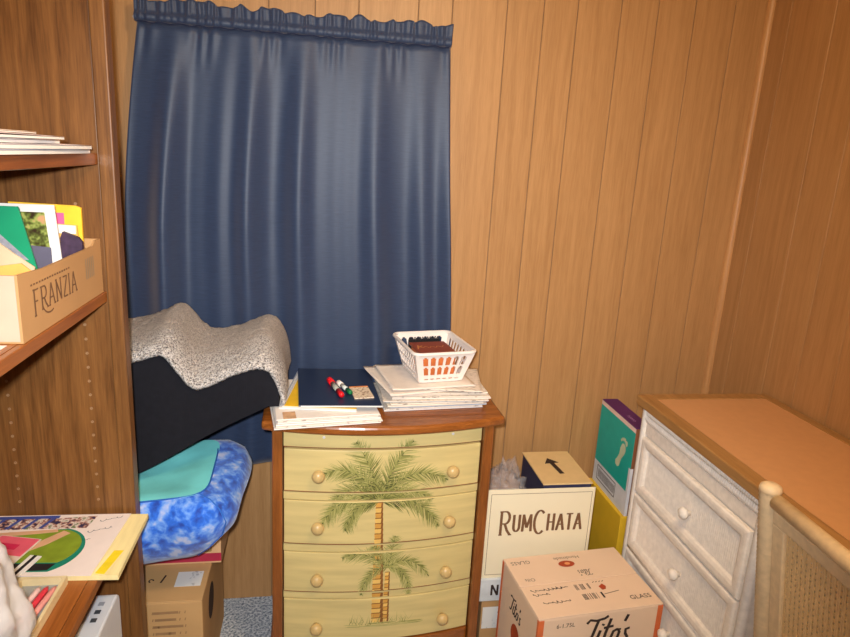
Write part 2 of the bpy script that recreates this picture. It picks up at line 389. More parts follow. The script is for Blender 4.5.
for xx in (-.492, -.658):
    for k in range(22):
        z = .745+.032*k
        if 1.20 < z < 1.25: continue
        if ho is None: o = hm.build('pin_hole', HOLE, far); ho = o
        else: o = ho.copy(); COL.objects.link(o)
        o.location = Vector((xx, 1.4196, z))-ROOTS[bc.name]

# ================================================================== CHEST OF DRAWERS
CXc, CHW = .1885, .2785
chest = thing('palm_chest', 'cream chest of four drawers painted with palm trees in reddish wood frame', 'chest of drawers', (CXc, 1.76, 0), R(1.2))
YF = 1.640
def bow(x): return YF-.030*(1-((x-CXc)/CHW)**2)
def bowed(name, mat, x0, x1, z0, z1, yo, yback, parent, bevel=0, n=20, fn=bow):
    poly_ = [(x0+(x1-x0)*i/n, fn(x0+(x1-x0)*i/n)+yo) for i in range(n+1)]+[(x1, yback), (x0, yback)]
    return MB().prism(poly_, lambda a, b, h: (a, b, h), z0, z1).build(name, mat, parent, world=True, bevel=bevel)
X0, X1 = CXc-CHW, CXc+CHW
for sx, (a, b) in enumerate(((X0-.030, X0-.002), (X1+.002, X1+.030))):
    box('corner_post', W_CHERRYV, (a, b, 1.622, 1.652, .02, .824), chest, bevel=.004)
    box('side_panel', W_CHERRYV, ((a+.004) if sx == 0 else (b-.016), (a+.016) if sx == 0 else (b-.004), 1.6525, 1.895, .06, .824), chest)
box('back_panel', W_CHERRYV, (X0-.026, X1+.026, 1.8955, 1.905, .04, .824), chest)
def topf(x): return 1.616-.056*(1-((x-CXc)/.335)**2)
bowed('top', W_CHERRY, CXc-.335, CXc+.335, .825, .850, 0, 1.912, chest, bevel=.007, fn=topf)
skf = lambda x: 1.616-.034*(1-((x-CXc)/.32)**2)
bowed('skirt', W_CHERRY, CXc-.322, CXc+.322, .0, .05, 0, 1.905, chest, bevel=.006, fn=skf)
bowed('apron', W_CHERRY, X0, X1, .0505, .138, -.002, 1.672, chest, bevel=.002)
bowed('gap_backing', REDGAP, X0, X1, .14, .824, .012, 1.672, chest)
zone = []      # (z0, z1, offset, object) for the painting
o = bowed('frieze', CREAM, X0, X1, .766, .8235, .003, 1.6515, chest, bevel=.001); zone.append((.766, .824, .003, o))
DR = [(.632, .760), (.468, .604), (.311, .441), (.143, .286)]
KZ = [.690, .531, .364, .201]
for i, (a, b) in enumerate(DR):
    d = bowed('drawer', CREAM, X0+.0015, X1-.0015, a, b, 0, 1.6515, chest, bevel=.002)
    zone.append((a, b, 0, d))
    for kx in (.004, .380):
        m = MB(); m.lathe([(.008, -.006), (.008, .006), (.0165, .012), (.0185, .019), (.0165, .026), (.010, .031), (.003, .033)], (kx, bow(kx)-.001, KZ[i]), 'Y', 20)
        m.build('knob', CREAMK, d, world=False, smooth=True).location = -ROOTS[chest.name]
for (a, b) in ((.6065, .6285), (.4435, .4645), (.2885, .3075)):
    o = bowed('drawer_rail', CREAM, X0, X1, a, b, .003, 1.6515, chest, bevel=.001); zone.append((a, b, .003, o))
for sx in (.018, .378):
    m = MB(); m.lathe([(.004, -.001), (.004, .001), (.002, .0016)], (sx, bow(sx)+.003, .797), 'Y', 12); m.build('screw', plain('screw_metal', (210, 205, 200), .3), chest, world=True)
# the painting: leaflets and trunks as thin paint shapes on each drawer front
GREENS = [plain('paint_leaf_dark', (76, 78, 38), .6), plain('paint_leaf', (116, 117, 58), .6), plain('paint_leaf_light', (150, 147, 82), .6), plain('paint_leaf_pale', (178, 168, 106), .6)]
TRK = [plain('paint_trunk', (206, 152, 70), .6), plain('paint_trunk_dark', (134, 86, 40), .6), plain('paint_trunk_light', (226, 184, 100), .6)]
PAINT = {i: MB() for i in range(len(zone))}
def zone_of(z):
    for i, (a, b, yo, o) in enumerate(zone):
        if a <= z <= b: return i
    return min(range(len(zone)), key=lambda i: min(abs(z-zone[i][0]), abs(z-zone[i][1])))
lay = [0]
def paint(pts, mi, layer=0):
    zc = sum(p[1] for p in pts)/len(pts); i = zone_of(zc); a, b, yo, o = zone[i]
    q = [(x, min(max(z, a+.0018), b-.0018)) for x, z in pts]
    P = PAINT[i]; P.cur = mi
    P.add([(x, bow(x)+yo-.0006-.00012*layer, z) for x, z in q], [tuple(range(len(q)))])
def frond(p0, p1, p2, n=46, ll=.05, seedk=0, fade=0):
    rnd = random.Random(seedk); p0, p1, p2 = Vector(p0), Vector(p1), Vector(p2)
    sp = lambda t: p0*(1-t)**2+p1*2*t*(1-t)+p2*t*t
    for i in range(n):
        t = .03+.96*i/n; c = sp(t); tg = (sp(min(1, t+.02))-sp(t-.02)).normalized(); nr = Vector((-tg.y, tg.x))
        L = ll*(math.sin(PI*(.16+.80*t))**.8)*(.75+.5*rnd.random())
        for sd in (-1, 1):
            d = (tg*(.75+.3*rnd.random())+nr*sd*(.62+.3*rnd.random())+Vector((0, -.28))).normalized()
            e = c+d*L*(.8 if sd*nr.y > 0 else 1.05); wv = Vector((-d.y, d.x))*.0012*(1.25-.3*t)
            mid = c+(e-c)*.55
            col = rnd.choice([0, 0, 1] if t < .2 else [0, 1, 1, 2, 2] if t < .45 else [1, 1, 2, 2, 3, 3]) if not fade else rnd.choice([1, 2, 2, 3, 3])
            paint([(c.x-wv.x, c.y-wv.y), (c.x+wv.x, c.y+wv.y), (mid.x+wv.x, mid.y+wv.y), (mid.x-wv.x, mid.y-wv.y)], col, col % 3)
            paint([(mid.x-wv.x, mid.y-wv.y), (mid.x+wv.x, mid.y+wv.y), (e.x, e.y)], min(3, col+1), col % 3)
    pr = sp(.0)
    for i in range(1, 25):
        q = sp(i/24); tg = (q-pr).normalized(); nr = Vector((-tg.y, tg.x))*.0011
        paint([(pr.x-nr.x, pr.y-nr.y), (pr.x+nr.x, pr.y+nr.y), (q.x+nr.x, q.y+nr.y), (q.x-nr.x, q.y-nr.y)], 2 if i % 3 else 0, 3); pr = q
def trunk(xb, zb, xt, zt, wb_, wt, n, seedk):
    rnd = random.Random(seedk)
    for i in range(n):
        t0, t1 = i/n, (i+1)/n
        for j in range(2):
            a, b = t0+(t1-t0)*j*.82, t0+(t1-t0)*(.82 if j == 0 else 1)
            xa, xb_ = xb+(xt-xb)*a, xb+(xt-xb)*b; za, zb2 = zb+(zt-zb)*a, zb+(zt-zb)*b
            wa, wb2 = (wb_+(wt-wb_)*a)*(.5 if j == 0 else .56), (wb_+(wt-wb_)*b)*(.56 if j == 0 else .5)
            paint([(xa-wa, za), (xa+wa, za), (xb_+wb2, zb2), (xb_-wb2, zb2)], (4 if i % 2 else 6) if j == 0 else 5, 1)
            if j == 0: paint([(xa+wa*.45, za), (xa+wa, za), (xb_+wb2, zb2), (xb_+wb2*.55, zb2)], 5, 2)
C1 = (.176, .606)
trunk(.182, .205, .175, .602, .034, .019, 24, 3)
trunk(.206, .205, .207, .375, .019, .013, 13, 5)
for k, (a, b) in enumerate([((.150, .72), (.105, .785)), ((.205, .72), (.265, .785)), ((.11, .735), (.020, .690)), ((.26, .735), (.372, .655)),
                            ((.06, .640), (.016, .530)), ((.095, .605), (.082, .512)), ((.30, .625), (.352, .508)), ((.24, .66), (.330, .60)), ((.09, .68), (.045, .60))]):
    frond(C1, a, b, 58, .058, 11+k)
C2 = (.207, .388)
for k, (a, b) in enumerate([((.14, .46), (.075, .425)), ((.215, .43), (.225, .492)), ((.27, .445), (.332, .345)), ((.14, .39), (.132, .298)), ((.27, .385), (.275, .285)), ((.18, .43), (.165, .46))]):
    frond(C2, a, b, 38, .042, 40+k, 1)
rg = random.Random(9)
for i in range(60):
    x = .10+.18*rg.random(); L = .012+.03*rg.random(); a = R(90+70*(rg.random()-.5)); z = .196+.012*rg.random()
    paint([(x-.001, z), (x+.001, z), (x+L*math.cos(a), z+L*math.sin(a))], rg.choice([1, 2, 3, 3]), 1)
for i in range(30):
    x = .08+.20*rg.random(); z = .190+.012*rg.random(); paint([(x, z), (x+.04, z-.001), (x+.05, z+.0012), (x+.01, z+.002)], rg.choice([2, 3, 3]), 0)
EDGE = plain('worn_edge_red', (132, 66, 36), .6)
for i in (1, 2, 3, 4):
    a, b, yo, d = zone[i]; m = MB(); nn = 24
    m.add([(X0+.002+(X1-X0-.004)*k/nn, bow(X0+.002+(X1-X0-.004)*k/nn)-.0007, z_) for z_ in (a+.0014, a+.0036) for k in range(nn+1)], [(k, k+1, nn+2+k, nn+1+k) for k in range(nn)])
    if i < 4: m.build('worn_edge', EDGE, d, fix=False).location = -ROOTS[chest.name]
for i, P in PAINT.items():
    if P.v:
        par = zone[i][3]
        o = P.build('palm_painting', GREENS+TRK, par, fix=False); o.location = -ROOTS[chest.name]; o['kind'] = 'stuff'

# ================================================================== DESK (right) with wicker drawer pedestal
DX0, DX1, DY0, DY1 = .966, 1.403, .42, 1.712
desk = thing('rattan_desk', 'whitewashed rattan desk with wood bordered orange top and drawers', 'desk', ((DX0+DX1)/2, (DY0+DY1)/2, 0))
W_BORD = wood('desk_border_oak', (148, 106, 58), (176, 132, 80), (10, .7, 10), rough=.35, rnd=.04)
LAM = plain('orange_laminate', (206, 154, 106), .42, var=.03, scale=40, spec=.4)
bw = .045
box('top_border', W_BORD, (DX0, DX0+bw, DY0, DY1, .852, .882), desk, bevel=.004)
box('top_border', W_BORD, (DX1-bw*.7, DX1, DY0, DY1, .852, .882), desk, bevel=.004)
box('top_border', W_BORD, (DX0+bw+.0004, DX1-bw*.7-.0004, DY1-bw, DY1, .852, .882), desk, bevel=.004)
box('top_border', W_BORD, (DX0+bw+.0004, DX1-bw*.7-.0004, DY0, DY0+bw, .852, .882), desk, bevel=.004)
box('top_inset', LAM, (DX0+bw+.0006, DX1-bw*.7-.0006, DY0+bw+.0006, DY1-bw-.0006, .856, .8805), desk)
PX0, PY0, PY1 = .992, 1.125, 1.690
box('pedestal_body', WICK, (PX0, DX1-.006, PY0, PY1, .06, .851), desk, bevel=.002)
def wrapped(path, r, n=14, pitch=.0065, amp=.0010):
    a, b = Vector(path[0]), Vector(path[-1]); L = (b-a).length; k = max(8, int(L/pitch*2))
    pts = [a+(b-a)*i/k for i in range(k+1)]; rr = [r+(amp if i % 2 else -amp) for i in range(k+1)]
    return MB().tube(pts, rr, n)
for yy in (PY0+.012, PY1-.012):
    wrapped([(PX0-.002, yy, .0), (PX0-.002, yy, .842)], .013).build('corner_pole', WICK, desk, world=True, smooth=True)
# braided band under the top: two rows of slanting strands
br = MB()
for i in range(66):
    y = PY0+.02+(PY1-PY0-.04)*i/65
    br.tube([(PX0-.004, y, .808), (PX0-.009, y+.005, .819), (PX0-.004, y+.008, .829)], .0042, 6)
    br.tube([(PX0-.004, y+.008, .828), (PX0-.009, y+.003, .838), (PX0-.004, y, .848)], .0042, 6)
o = br.build('braided_band', WICK, desk, world=True, smooth=True); o['kind'] = 'stuff'
box('front_rail', WICK, (PX0-.006, PX0+.002, PY0+.02, PY1-.02, .768, .806), desk, bevel=.003)
DY_a, DY_b = PY0+.027, PY1-.030
dk = 0
for (za, zb) in ((.584, .764), (.396, .578), (.200, .386)):
    d = MB(); r = .0165
    fy = [(DY_a+r, za+r), (DY_b-r, za+r), (DY_b-r, zb-r), (DY_a+r, zb-r)]
    dr = box('drawer', WICK, (PX0-.004, PX0+.02, DY_a+.006, DY_b-.006, za+.006, zb-.006), desk)
    L = -ROOTS[desk.name]
    r = .0175; fw = 2*r; xo, xi = PX0-.019, PX0-.0075
    O = [(DY_a, za), (DY_b, za), (DY_b, zb), (DY_a, zb)]; I = [(DY_a+fw, za+fw), (DY_b-fw, za+fw), (DY_b-fw, zb-fw), (DY_a+fw, zb-fw)]
    mid = lambda p, q, k: (p[0]+(q[0]-p[0])*k, p[1]+(q[1]-p[1])*k)
    for j in range(4):      # mitred rattan mouldings: rounded outer edge, sloping in to the reeds
        k2 = (j+1) % 4; prof = [(0, PX0-.004), (.0, PX0-.014), (.12, xo+.001), (.3, xo), (.62, xo+.001), (.85, xo+.005), (1, xi+.001), (1, PX0-.004)]
        vs = [(x, *mid(O[j], I[j], k)) for k, x in prof]+[(x, *mid(O[k2], I[k2], k)) for k, x in prof]; n_ = len(prof)
        MB().add(vs, [tuple(range(n_))[::-1], tuple(range(n_, 2*n_))]+[(i, (i+1) % n_, n_+(i+1) % n_, n_+i) for i in range(n_)]).build('frame_moulding', WICK, dr).location = L
    m = MB(); n = 58; ya, yb = DY_a+2*r, DY_b-2*r
    def reed(u, v, ya=ya, yb=yb, za=za+2*r, zb=zb-2*r):
        return (PX0-.0065-.0028*abs(math.sin(u*PI*n)), ya+(yb-ya)*u, za+(zb-za)*v)
    m.grid(n*4+1, 2, reed); q = m.build('reeded_panel', WICK, dr, smooth=True); q.location = L; q['kind'] = 'stuff'
    m = MB(); m.lathe([(.007, -.004), (.007, .012), (.014, .016), (.0165, .023), (.014, .030), (.006, .034)], (PX0-.006, (DY_a+DY_b)/2-.02, (za+zb)/2-.003), 'X', 18)
    m.build('knob', WICK, dr, smooth=True).location = L
MB().tube([(PX0-.010, PY0+.03, .391), (PX0-.010, PY1-.03, .391)], .0048, 10).build('divider_pole', WICK, desk, world=True, smooth=True)
box('base_rail', WICK, (PX0-.006, PX0+.002, PY0+.02, PY1-.02, .07, .19), desk, bevel=.003)
for xx in (DX0+.04, DX1-.03):
    wrapped([(xx, DY0+.03, 0), (xx, DY0+.03, .851)], .018).build('leg', WICK, desk, world=True, smooth=True)
box('kneehole_rail', WICK, (DX0+.028, DX0+.05, DY0+.06, PY0-.002, .79, .8515), desk, bevel=.003)

# ================================================================== RATTAN CHAIR at the desk
chair = thing('rattan_chair', 'rattan chair with wrapped posts and woven cane back at the desk', 'chair', (.952, .765, 0), R(-3))
def cb(y, v, off=0):     # back plane in chair space: y across, v height, leaning away from the seat
    return (-.085*((v-.45)/.53)+off, y, v)
CH = plain('chair_rattan', (224, 198, 158), .45, var=.10, scale=60, spec=.4, bmp=.1)
CANE = plain('cane_strand', (226, 194, 142), .5, var=.1, scale=80)
for yy in (-.245, .245):
    p = wrapped([cb(yy, .42), cb(yy, .950)], .0195, 18, .0095, .0017).build('back_post', CH, chair, smooth=True)
    m = MB(); c = cb(yy, .950); m.lathe([(.0205, -.004), (.0215, .003), (.0195, .010), (.012, .0145), (.003, .016)], c, 'Z', 18); m.build('post_cap', CH, p, smooth=True)
    MB().tube([(-.01, yy, 0), (.004, yy, .2), (.0045, yy, .4175)], [.016, .019, .0215], 14).build('leg', CH, chair, smooth=True)
    MB().tube([(.40, yy, 0), (.395, yy, .425)], [.016, .019], 14).build('leg', CH, chair, smooth=True)
MB().tube([cb(-.224, .936), cb(.224, .936)], .0155, 16).build('top_rail', CH, chair, smooth=True)
MB().tube([cb(-.222, .52), cb(.222, .52)], .0150, 16).build('lower_rail', CH, chair, smooth=True)
def cbar(y0, y1, v0, v1, t=.008): 
    m = MB(); P = [cb(y0, v0, -t), cb(y1, v0, -t), cb(y1, v1, -t), cb(y0, v1, -t), cb(y0, v0, t), cb(y1, v0, t), cb(y1, v1, t), cb(y0, v1, t)]
    return m.add(P, [(0,3,2,1),(4,5,6,7),(0,1,5,4),(1,2,6,5),(2,3,7,6),(3,0,4,7)])
for (a, b, c, d) in ((-.224, .224, .892, .920), (-.224, .224, .537, .560), (-.224, -.190, .5605, .8915), (.190, .224, .5605, .8915)):
    cbar(a, b, c, d).build('panel_frame', CH, chair, bevel=.003)
m = MB(); y0, y1, v0, v1, st = -.19, .19, .5605, .8915, .0125
ny, nv = int((y1-y0)/st), int((v1-v0)/st)
for i in range(ny+1):
    y = y0+(y1-y0)*i/ny
    for s_ in (-1, 1): m.add([cb(y+s_*.0024-.0018, v0, -.0006), cb(y+s_*.0024+.0018, v0, -.0006), cb(y+s_*.0024+.0018, v1, -.0006), cb(y+s_*.0024-.0018, v1, -.0006)], [(0, 1, 2, 3)])
for j in range(nv+1):
    v = v0+(v1-v0)*j/nv
    for s_ in (-1, 1): m.add([cb(y0, v+s_*.0024-.0018, .0006), cb(y1, v+s_*.0024-.0018, .0006), cb(y1, v+s_*.0024+.0018, .0006), cb(y0, v+s_*.0024+.0018, .0006)], [(0, 1, 2, 3)])
for k in range(-nv, ny+1, 1000):      # diagonals both ways
    for sg in (1, -1):
        i0, i1 = max(0, k), min(ny, k+nv)
        if i1 <= i0: continue
        ya, yb = y0+st*i0*(y1-y0)/(st*ny), y0+(y1-y0)*i1/ny; va, vb = v0+(v1-v0)*(i0-k)/nv, v0+(v1-v0)*(i1-k)/nv
        if sg < 0: ya, yb = y0+y1-ya, y0+y1-yb
        m.add([cb(ya, va-.0012, -.0016), cb(ya, va+.0012, -.0016), cb(yb, vb+.0012, -.0016), cb(yb, vb-.0012, -.0016)], [(0, 1, 2, 3)])
o = m.build('cane_weave', CANE, chair, solid=.0012); o['kind'] = 'stuff'
MB().box(.005, .43, -.24, .24, .428, .452).build('seat', CH, chair, bevel=.01)

# ================================================================== BOXES right of the chest
def carton(name, label, loc, rz, wd, dp, h, mat, group=None, inset=.0):
    t = thing(name, label, 'box', loc, rz, group); return t
LABELW = print_mat('shipping_label', (222, 222, 220), (150, 150, 156), 50, 50, .60)
t = thing('cardboard_box', 'brown carton with a white label at the bottom under the other boxes', 'box', (.70, 1.815, 0))
box('body', KRAFT, (.53, .87, 1.700, 1.935, 0, .185), t, bevel=.003)
box('label', LABELW, (.535, .66, 1.6988, 1.6995, .08, .16), t)
t = thing('flat_white_box', 'flat white box with black N lettering beneath the cream rum box', 'box', (.70, 1.815, .1855))
box('body', plain('bluish_white_card', (206, 212, 216), .6), (.518, .872, 1.694, 1.935, .1855, .266), t, bevel=.003)
m = MB(); mp = lambda a, b: (a, 1.6932, b)
serif_text(m, 'N', .552, .208, .038, mp, .18, serif=0)
m.build('lettering', INKD, t, world=True)

RZ0, RZ1 = .2665, .574
RX0, RX1, RY0, RY1 = .520, .868, 1.702, 1.938
t = thing('cream_liquor_box', 'cream carton with brown serif lettering standing open beside the palm chest', 'box', ((RX0+RX1)/2, 1.82, RZ0))
th = .004
box('bottom', IVORY, (RX0, RX1, RY0, RY1, RZ0, RZ0+th), t)
box('front_panel', IVORY, (RX0, RX1, RY0, RY0+th, RZ0+th, RZ1), t, bevel=.001)
box('back_panel', IVORY, (RX0, RX1, RY1-th, RY1, RZ0+th, RZ1-.13), t)
box('side_panel', IVORY, (RX0, RX0+th, RY0+th, RY1-th, RZ0+th, RZ1-.045), t)
box('side_panel', IVORY, (RX1-th, RX1, RY0+th, RY1-th, RZ0+th, RZ1-.045), t)
mp = lambda a, b: (a, RY0-.0006, b)
m = MB(); x = serif_text(m, 'RUMCHATA', .562, .430, .056, mp, .155, big=(0, 3), bigk=1.45, sx=.675, drop=.2)
m.build('lettering', INKB, t, world=True)
m = MB(); a, b, c, d = RX0+.012, RX1-.010, RZ0+.012, RZ1-.014
ribbon(m, [(a, c), (a, d)], .0014, mp); ribbon(m, [(b, c), (b, d)], .0014, mp); ribbon(m, [(a, d), (b, d)], .0014, mp); ribbon(m, [(a, c), (b, c)], .0014, mp)
m.build('border_line', INKB, t, world=True)
# the smaller carton standing inside it, and the clear bag
t = thing('arrow_box', 'tan carton with black arrow on top standing inside the cream box', 'box', (.79, 1.82, RZ0+.005))
box('body', plain('arrow_box_navy', (52, 54, 84), .6), (.700, .856, 1.712, 1.925, RZ0+.005, .582), t)
fp = box('top_flap', plain('tan_card', (222, 192, 138), .7, var=.04), (.697, .859, 1.709, 1.928, .5825, .587), t)
def am(a, b): return (.775+a, 1.825+b, .5876)
m = MB(); q = lambda a, b: am(a*math.cos(.12)-b*math.sin(.12), a*math.sin(.12)+b*math.cos(.12))
poly(m, [(-.008, -.055), (.008, -.055), (.008, .02), (-.008, .02)], q); poly(m, [(-.026, .018), (.026, .018), (0, .055)], q)
m.build('arrow', INKD, fp).location = -ROOTS[t.name]
def crumple(name, mat, c, rad, seedk, sub=4, amp=.28, freq=3.2, zmin=None, parent=None, fine=.0):
    bm = bmesh.new(); bmesh.ops.create_icosphere(bm, subdivisions=sub, radius=1)
    for v in bm.verts:
        n = v.co.normalized(); p = n*freq+Vector((seedk*3.1, seedk*1.7, seedk*.9))
        k = 1+amp*noise.noise(p)+fine*abs(noise.noise(p*3))
        q = Vector((n.x*rad[0], n.y*rad[1], n.z*rad[2]))*k
        if zmin is not None: q.z = max(q.z, zmin-c[2])
        v.co = q
    me = bpy.data.meshes.new(name); bm.to_mesh(me); bm.free(); me.materials.append(mat)
    for p in me.polygons: p.use_smooth = True
    o = bpy.data.objects.new(name, me); o.location = c; COL.objects.link(o); 
    if parent: o.parent = parent
    return o
def film_mat(name, tr, c, rough=.12):
    m, nt, b = base(name); b.inputs['Base Color'].default_value = lin(c); b.inputs['Roughness'].default_value = rough; b.inputs['Specular IOR Level'].default_value = .7
    t_ = nt.nodes.new('ShaderNodeBsdfTransparent'); mx = nt.nodes.new('ShaderNodeMixShader'); mp_ = coords(nt, (1, 1, 1))
    n = nt.nodes.new('ShaderNodeTexNoise'); n.inputs['Scale'].default_value = 30; nt.links.new(mp_.outputs[0], n.inputs['Vector'])
    mr = nt.nodes.new('ShaderNodeMapRange'); mr.inputs['To Min'].default_value = tr-.15; mr.inputs['To Max'].default_value = tr+.15
    nt.links.new(n.outputs[0], mr.inputs['Value']); nt.links.new(mr.outputs[0], mx.inputs[0])
    nt.links.new(b.outputs[0], mx.inputs[1]); nt.links.new(t_.outputs[0], mx.inputs[2])
    nt.links.new(mx.outputs[0], nt.nodes['Material Output'].inputs['Surface']); bump(nt, b, n.outputs[0], .5, .01); return m
FILM = film_mat('clear_film', .84, (225, 225, 232))
o = crumple('plastic_bag', FILM, (.610, 1.815, .49), (.060, .075, .092), 5, 5, .30, 3.4, fine=.45)
tag(o, 'crumpled clear plastic bag stuffed in the cream box beside arrow carton', 'bag')

# vodka carton in front
TW, TD, TH = .376, .268, .378
t = thing('vodka_box', 'pinkish printed carton with orange corners in front of the cream box', 'box', (.765, 1.522, 0), R(5.0))
TC = plain('pink_kraft', (230, 200, 172), .75, var=.03, scale=6, spec=.2)
ORG = plain('orange_stripe', (214, 110, 62), .7)
hx, hy = TW/2, TD/2
MB().box(-hx, hx, -hy, hy, 0, TH-.005).build('body', TC, t, bevel=.003)
f1 = MB().box(-hx, hx, .0015, hy, TH-.0048, TH).build('flap', TC, t, bevel=.0015)
f2 = MB().box(-hx, hx, -hy, -.0015, TH-.0048, TH).build('flap', TC, t, bevel=.0015)
for sx in (-1, 1):
    for (ya, yb, xi) in ((-hy-.0006, -hy+.008, .016), (hy-.012, hy+.0006, .001)):
        a, b = sx*(hx-xi), sx*(hx+.0006); c = sx*(hx-.001)
        pl_ = [(a, ya), (b, ya), (b, yb), (c, yb), (c, ya+.0016), (a, ya+.0016)] if ya < 0 else [(c, ya), (b, ya), (b, yb), (c, yb)]
        MB().prism(pl_, lambda p, q, h: (p, q, h), .002, TH-.006).build('corner_stripe', ORG, t)
mpf = lambda a, b: (a, -hy-.0007, b)
m = MB(); script_text(m, -.052, TH-.108, .086, mpf, .11); sans(m, '6-1.75L', -.135, TH-.036, .013, mpf)
m.build('front_lettering', INKD, t)
mps = lambda a, b: (-hx-.0007, -a, b)
m = MB(); script_text(m, -.055, TH-.11, .050, mps, .11)
for k in range(3): sans(m, 'VODKA'[k:k+3], -.06+.03*k, TH-.25-.02*k, .012, mps)
m.build('side_lettering', INKD, t)
LOGO = plain('logo_red', (168, 66, 30), .6)
LOGOL = plain('logo_light', (226, 150, 96), .6)
m = MB(); ellipse(m, .0, TH-.165, .030, .036, mps); m.build('side_emblem', LOGO, t)
zt = TH+.0006
mpu = lambda a, b: (-a, -b, zt)      # upside-down print on the far flap
m = MB(); script_text(m, -.055, -.043, .026, mpu, .11); sans(m, 'Handmade', -.05, -.112, .014, mpu, 1.); sans(m, 'GLASS', .112, -.112, .016, mpu)
sans(m, 'Oils', .13, -.03, .014, mpu)
m.build('top_lettering', INKG, f1)
m = MB(); ellipse(m, -.005, .078, .026, .015, lambda a, b: (a, b, zt+.0001)); m.build('top_emblem', LOGO, f1)
m = MB(); ellipse(m, -.002, .079, .009, .006, lambda a, b: (a, b, zt+.0002)); m.build('emblem_centre', LOGOL, f1)
mpt = lambda a, b: (a, b, zt)
m = MB(); sans(m, 'GLASS', .105, -.104, .017, mpt)
rr = random.Random(4)
for (x0, y0, L) in ((-.165, -.024, .10), (-.165, -.042, .05), (-.150, -.078, .085), (-.10, -.022, .05)):      # marker handwriting
    pts = []; 
    N_ = int(L/.0013)
    for i in range(N_): pts.append((x0+L*i/N_+.0032*math.cos(i*.62+1), y0+.0058*math.sin(i*.62)*(.55+.45*math.sin(i*.17+x0*70))))
    ribbon(m, pts, .0019, mpt)
for (x0, y0) in ((-.03, -.030), (-.028, -.072)):
    for i in range(15):
        if rr.random() < .8: ribbon(m, [(x0+i*.0033, y0-.012), (x0+i*.0033, y0+.012)], .0012+.0012*rr.random(), mpt)
ribbon(m, [(.040, -.07), (.09, -.062)], .002, mpt); ribbon(m, [(.034, -.084), (.034, -.06)], .006, mpt)
for k in range(4): ribbon(m, [(.03+.01*k, -.018), (.036+.01*k, -.014)], .002, mpt)
m.build('near_flap_lettering', INKD, f2)
m = MB(); poly(m, [(.044, -.052), (.056, -.050), (.062, -.038), (.056, -.026), (.040, -.036)], mpt); m.build('near_flap_emblem', LOGO, f2)

# yellow carton with the teal one standing on it, behind the desk
t = thing('yellow_box', 'plain yellow carton standing behind the desk under the teal one', 'box', (1.03, 1.85, 0))
box('body', plain('yellow_card', (222, 182, 44), .6, var=.08, scale=10), (.978, 1.075, 1.722, 1.985, 0, .452), t, bevel=.003)
t = thing('teal_box', 'teal and white carton with a pale footprint and purple top', 'box', (1.02, 1.85, .4525))
TX = .990
box('body', plain('box_brown', (136, 86, 56), .7), (TX+.001, 1.045, 1.727, 1.978, .4525, .757), t)
box('side_print', plain('teal_card', (24, 172, 160), .5, var=.05), (TX, TX+.0008, 1.7272, 1.9778, .535, .742), t)
box('lower_print', plain('box_white', (216, 218, 224), .6), (TX, TX+.0008, 1.7272, 1.9778, .4525, .5345), t)
box('white_spine', plain('box_white', (216, 218, 224), .6), (TX-.0004, TX+.010, 1.7262, 1.738, .4525, .62), t)
box('rim_print', plain('rim_pink', (232, 206, 196), .6), (TX, TX+.0008, 1.7272, 1.9778, .7425, .757), t)
tp = box('top', plain('purple_card', (88, 34, 104), .5), (TX, 1.046, 1.727, 1.978, .7573, .760), t)
mps = lambda a, b: (TX-.0006, 1.978-a, b)
m = MB()   # footprint: heel, arch, ball and five toes
poly(m, [(.150, .590), (.164, .586), (.176, .594), (.180, .608), (.186, .626), (.200, .644), (.206, .660), (.202, .674), (.190, .680), (.178, .674), (.170, .656), (.168, .634), (.158, .616), (.148, .604)], mps)
for (a, b, r_) in ((.206, .686, .0075), (.195, .693, .0055), (.186, .693, .005), (.178, .690, .0045), (.171, .684, .004)): ellipse(m, a, b, r_, r_*1.3, mps, 12)
m.build('footprint', plain('pale_sand', (196, 208, 176), .6), t, world=True)
m = MB()
for (p, q) in (((.03, .474), (.03, .524)), ((.17, .474), (.17, .524)), ((.03, .474), (.17, .474)), ((.03, .524), (.17, .524))): ribbon(m, [p, q], .003, mps)
for i in range(16): ribbon(m, [(.042+.0080*i, .484), (.042+.0080*i, .514)], .0035, mps)
m.build('printed_panel', INKD, t, world=True)
m = MB(); 
for i in range(5): ribbon(m, [(.02+.01*i, 0), (.026+.01*i, .006), (.024+.01*i, -.006)], .003, lambda a, b: (1.012+b, 1.76+a, .7606))
m.build('top_print', plain('lilac_ink', (200, 160, 210), .6), tp).location = -ROOTS[t.name]

# ================================================================== LEFT CORNER: cartons, cushion, fleece bed
t = thing('brown_carton', 'brown carton with a white label and hand hole in the left corner', 'box', (-.44, 1.75, 0))
ca = box('body', plain('corner_kraft', (198, 158, 108), .85, var=.06, scale=8, spec=.15), (-.585, -.300, 1.565, 1.93, 0, .346), t, bevel=.003)
box('flap', plain('corner_kraft', (198, 158, 108)), (-.585, -.300, 1.565, 1.745, .3464, .350), t, bevel=.001)
m = MB(); ellipse(m, 1.70, .245, .045, .055, lambda a, b: (-.2994, a, b)); m.build('hand_hole', plain('hole_dark', (60, 42, 32), .9), t, world=True)
box('label', LABELW, (-.385, -.315, 1.625, 1.690, .3502, .3508), t)
m = MB()
for k in range(9): ribbon(m, [(-.428+.004*(k % 2), .315-.022*k), (-.428+.09*(.6+.4*random.random()), .315-.022*k)], .008, lambda a, b: (a, 1.5644, b))
for k in range(9):
    for j in range(7): ribbon(m, [(-.43+.014*j, .315-.022*k-.004), (-.428+.014*j, .315-.022*k+.004)], .003, lambda a, b: (a, 1.5643, b))
m.build('front_print', plain('faded_brown_ink', (160, 124, 86), .8), t, world=True)
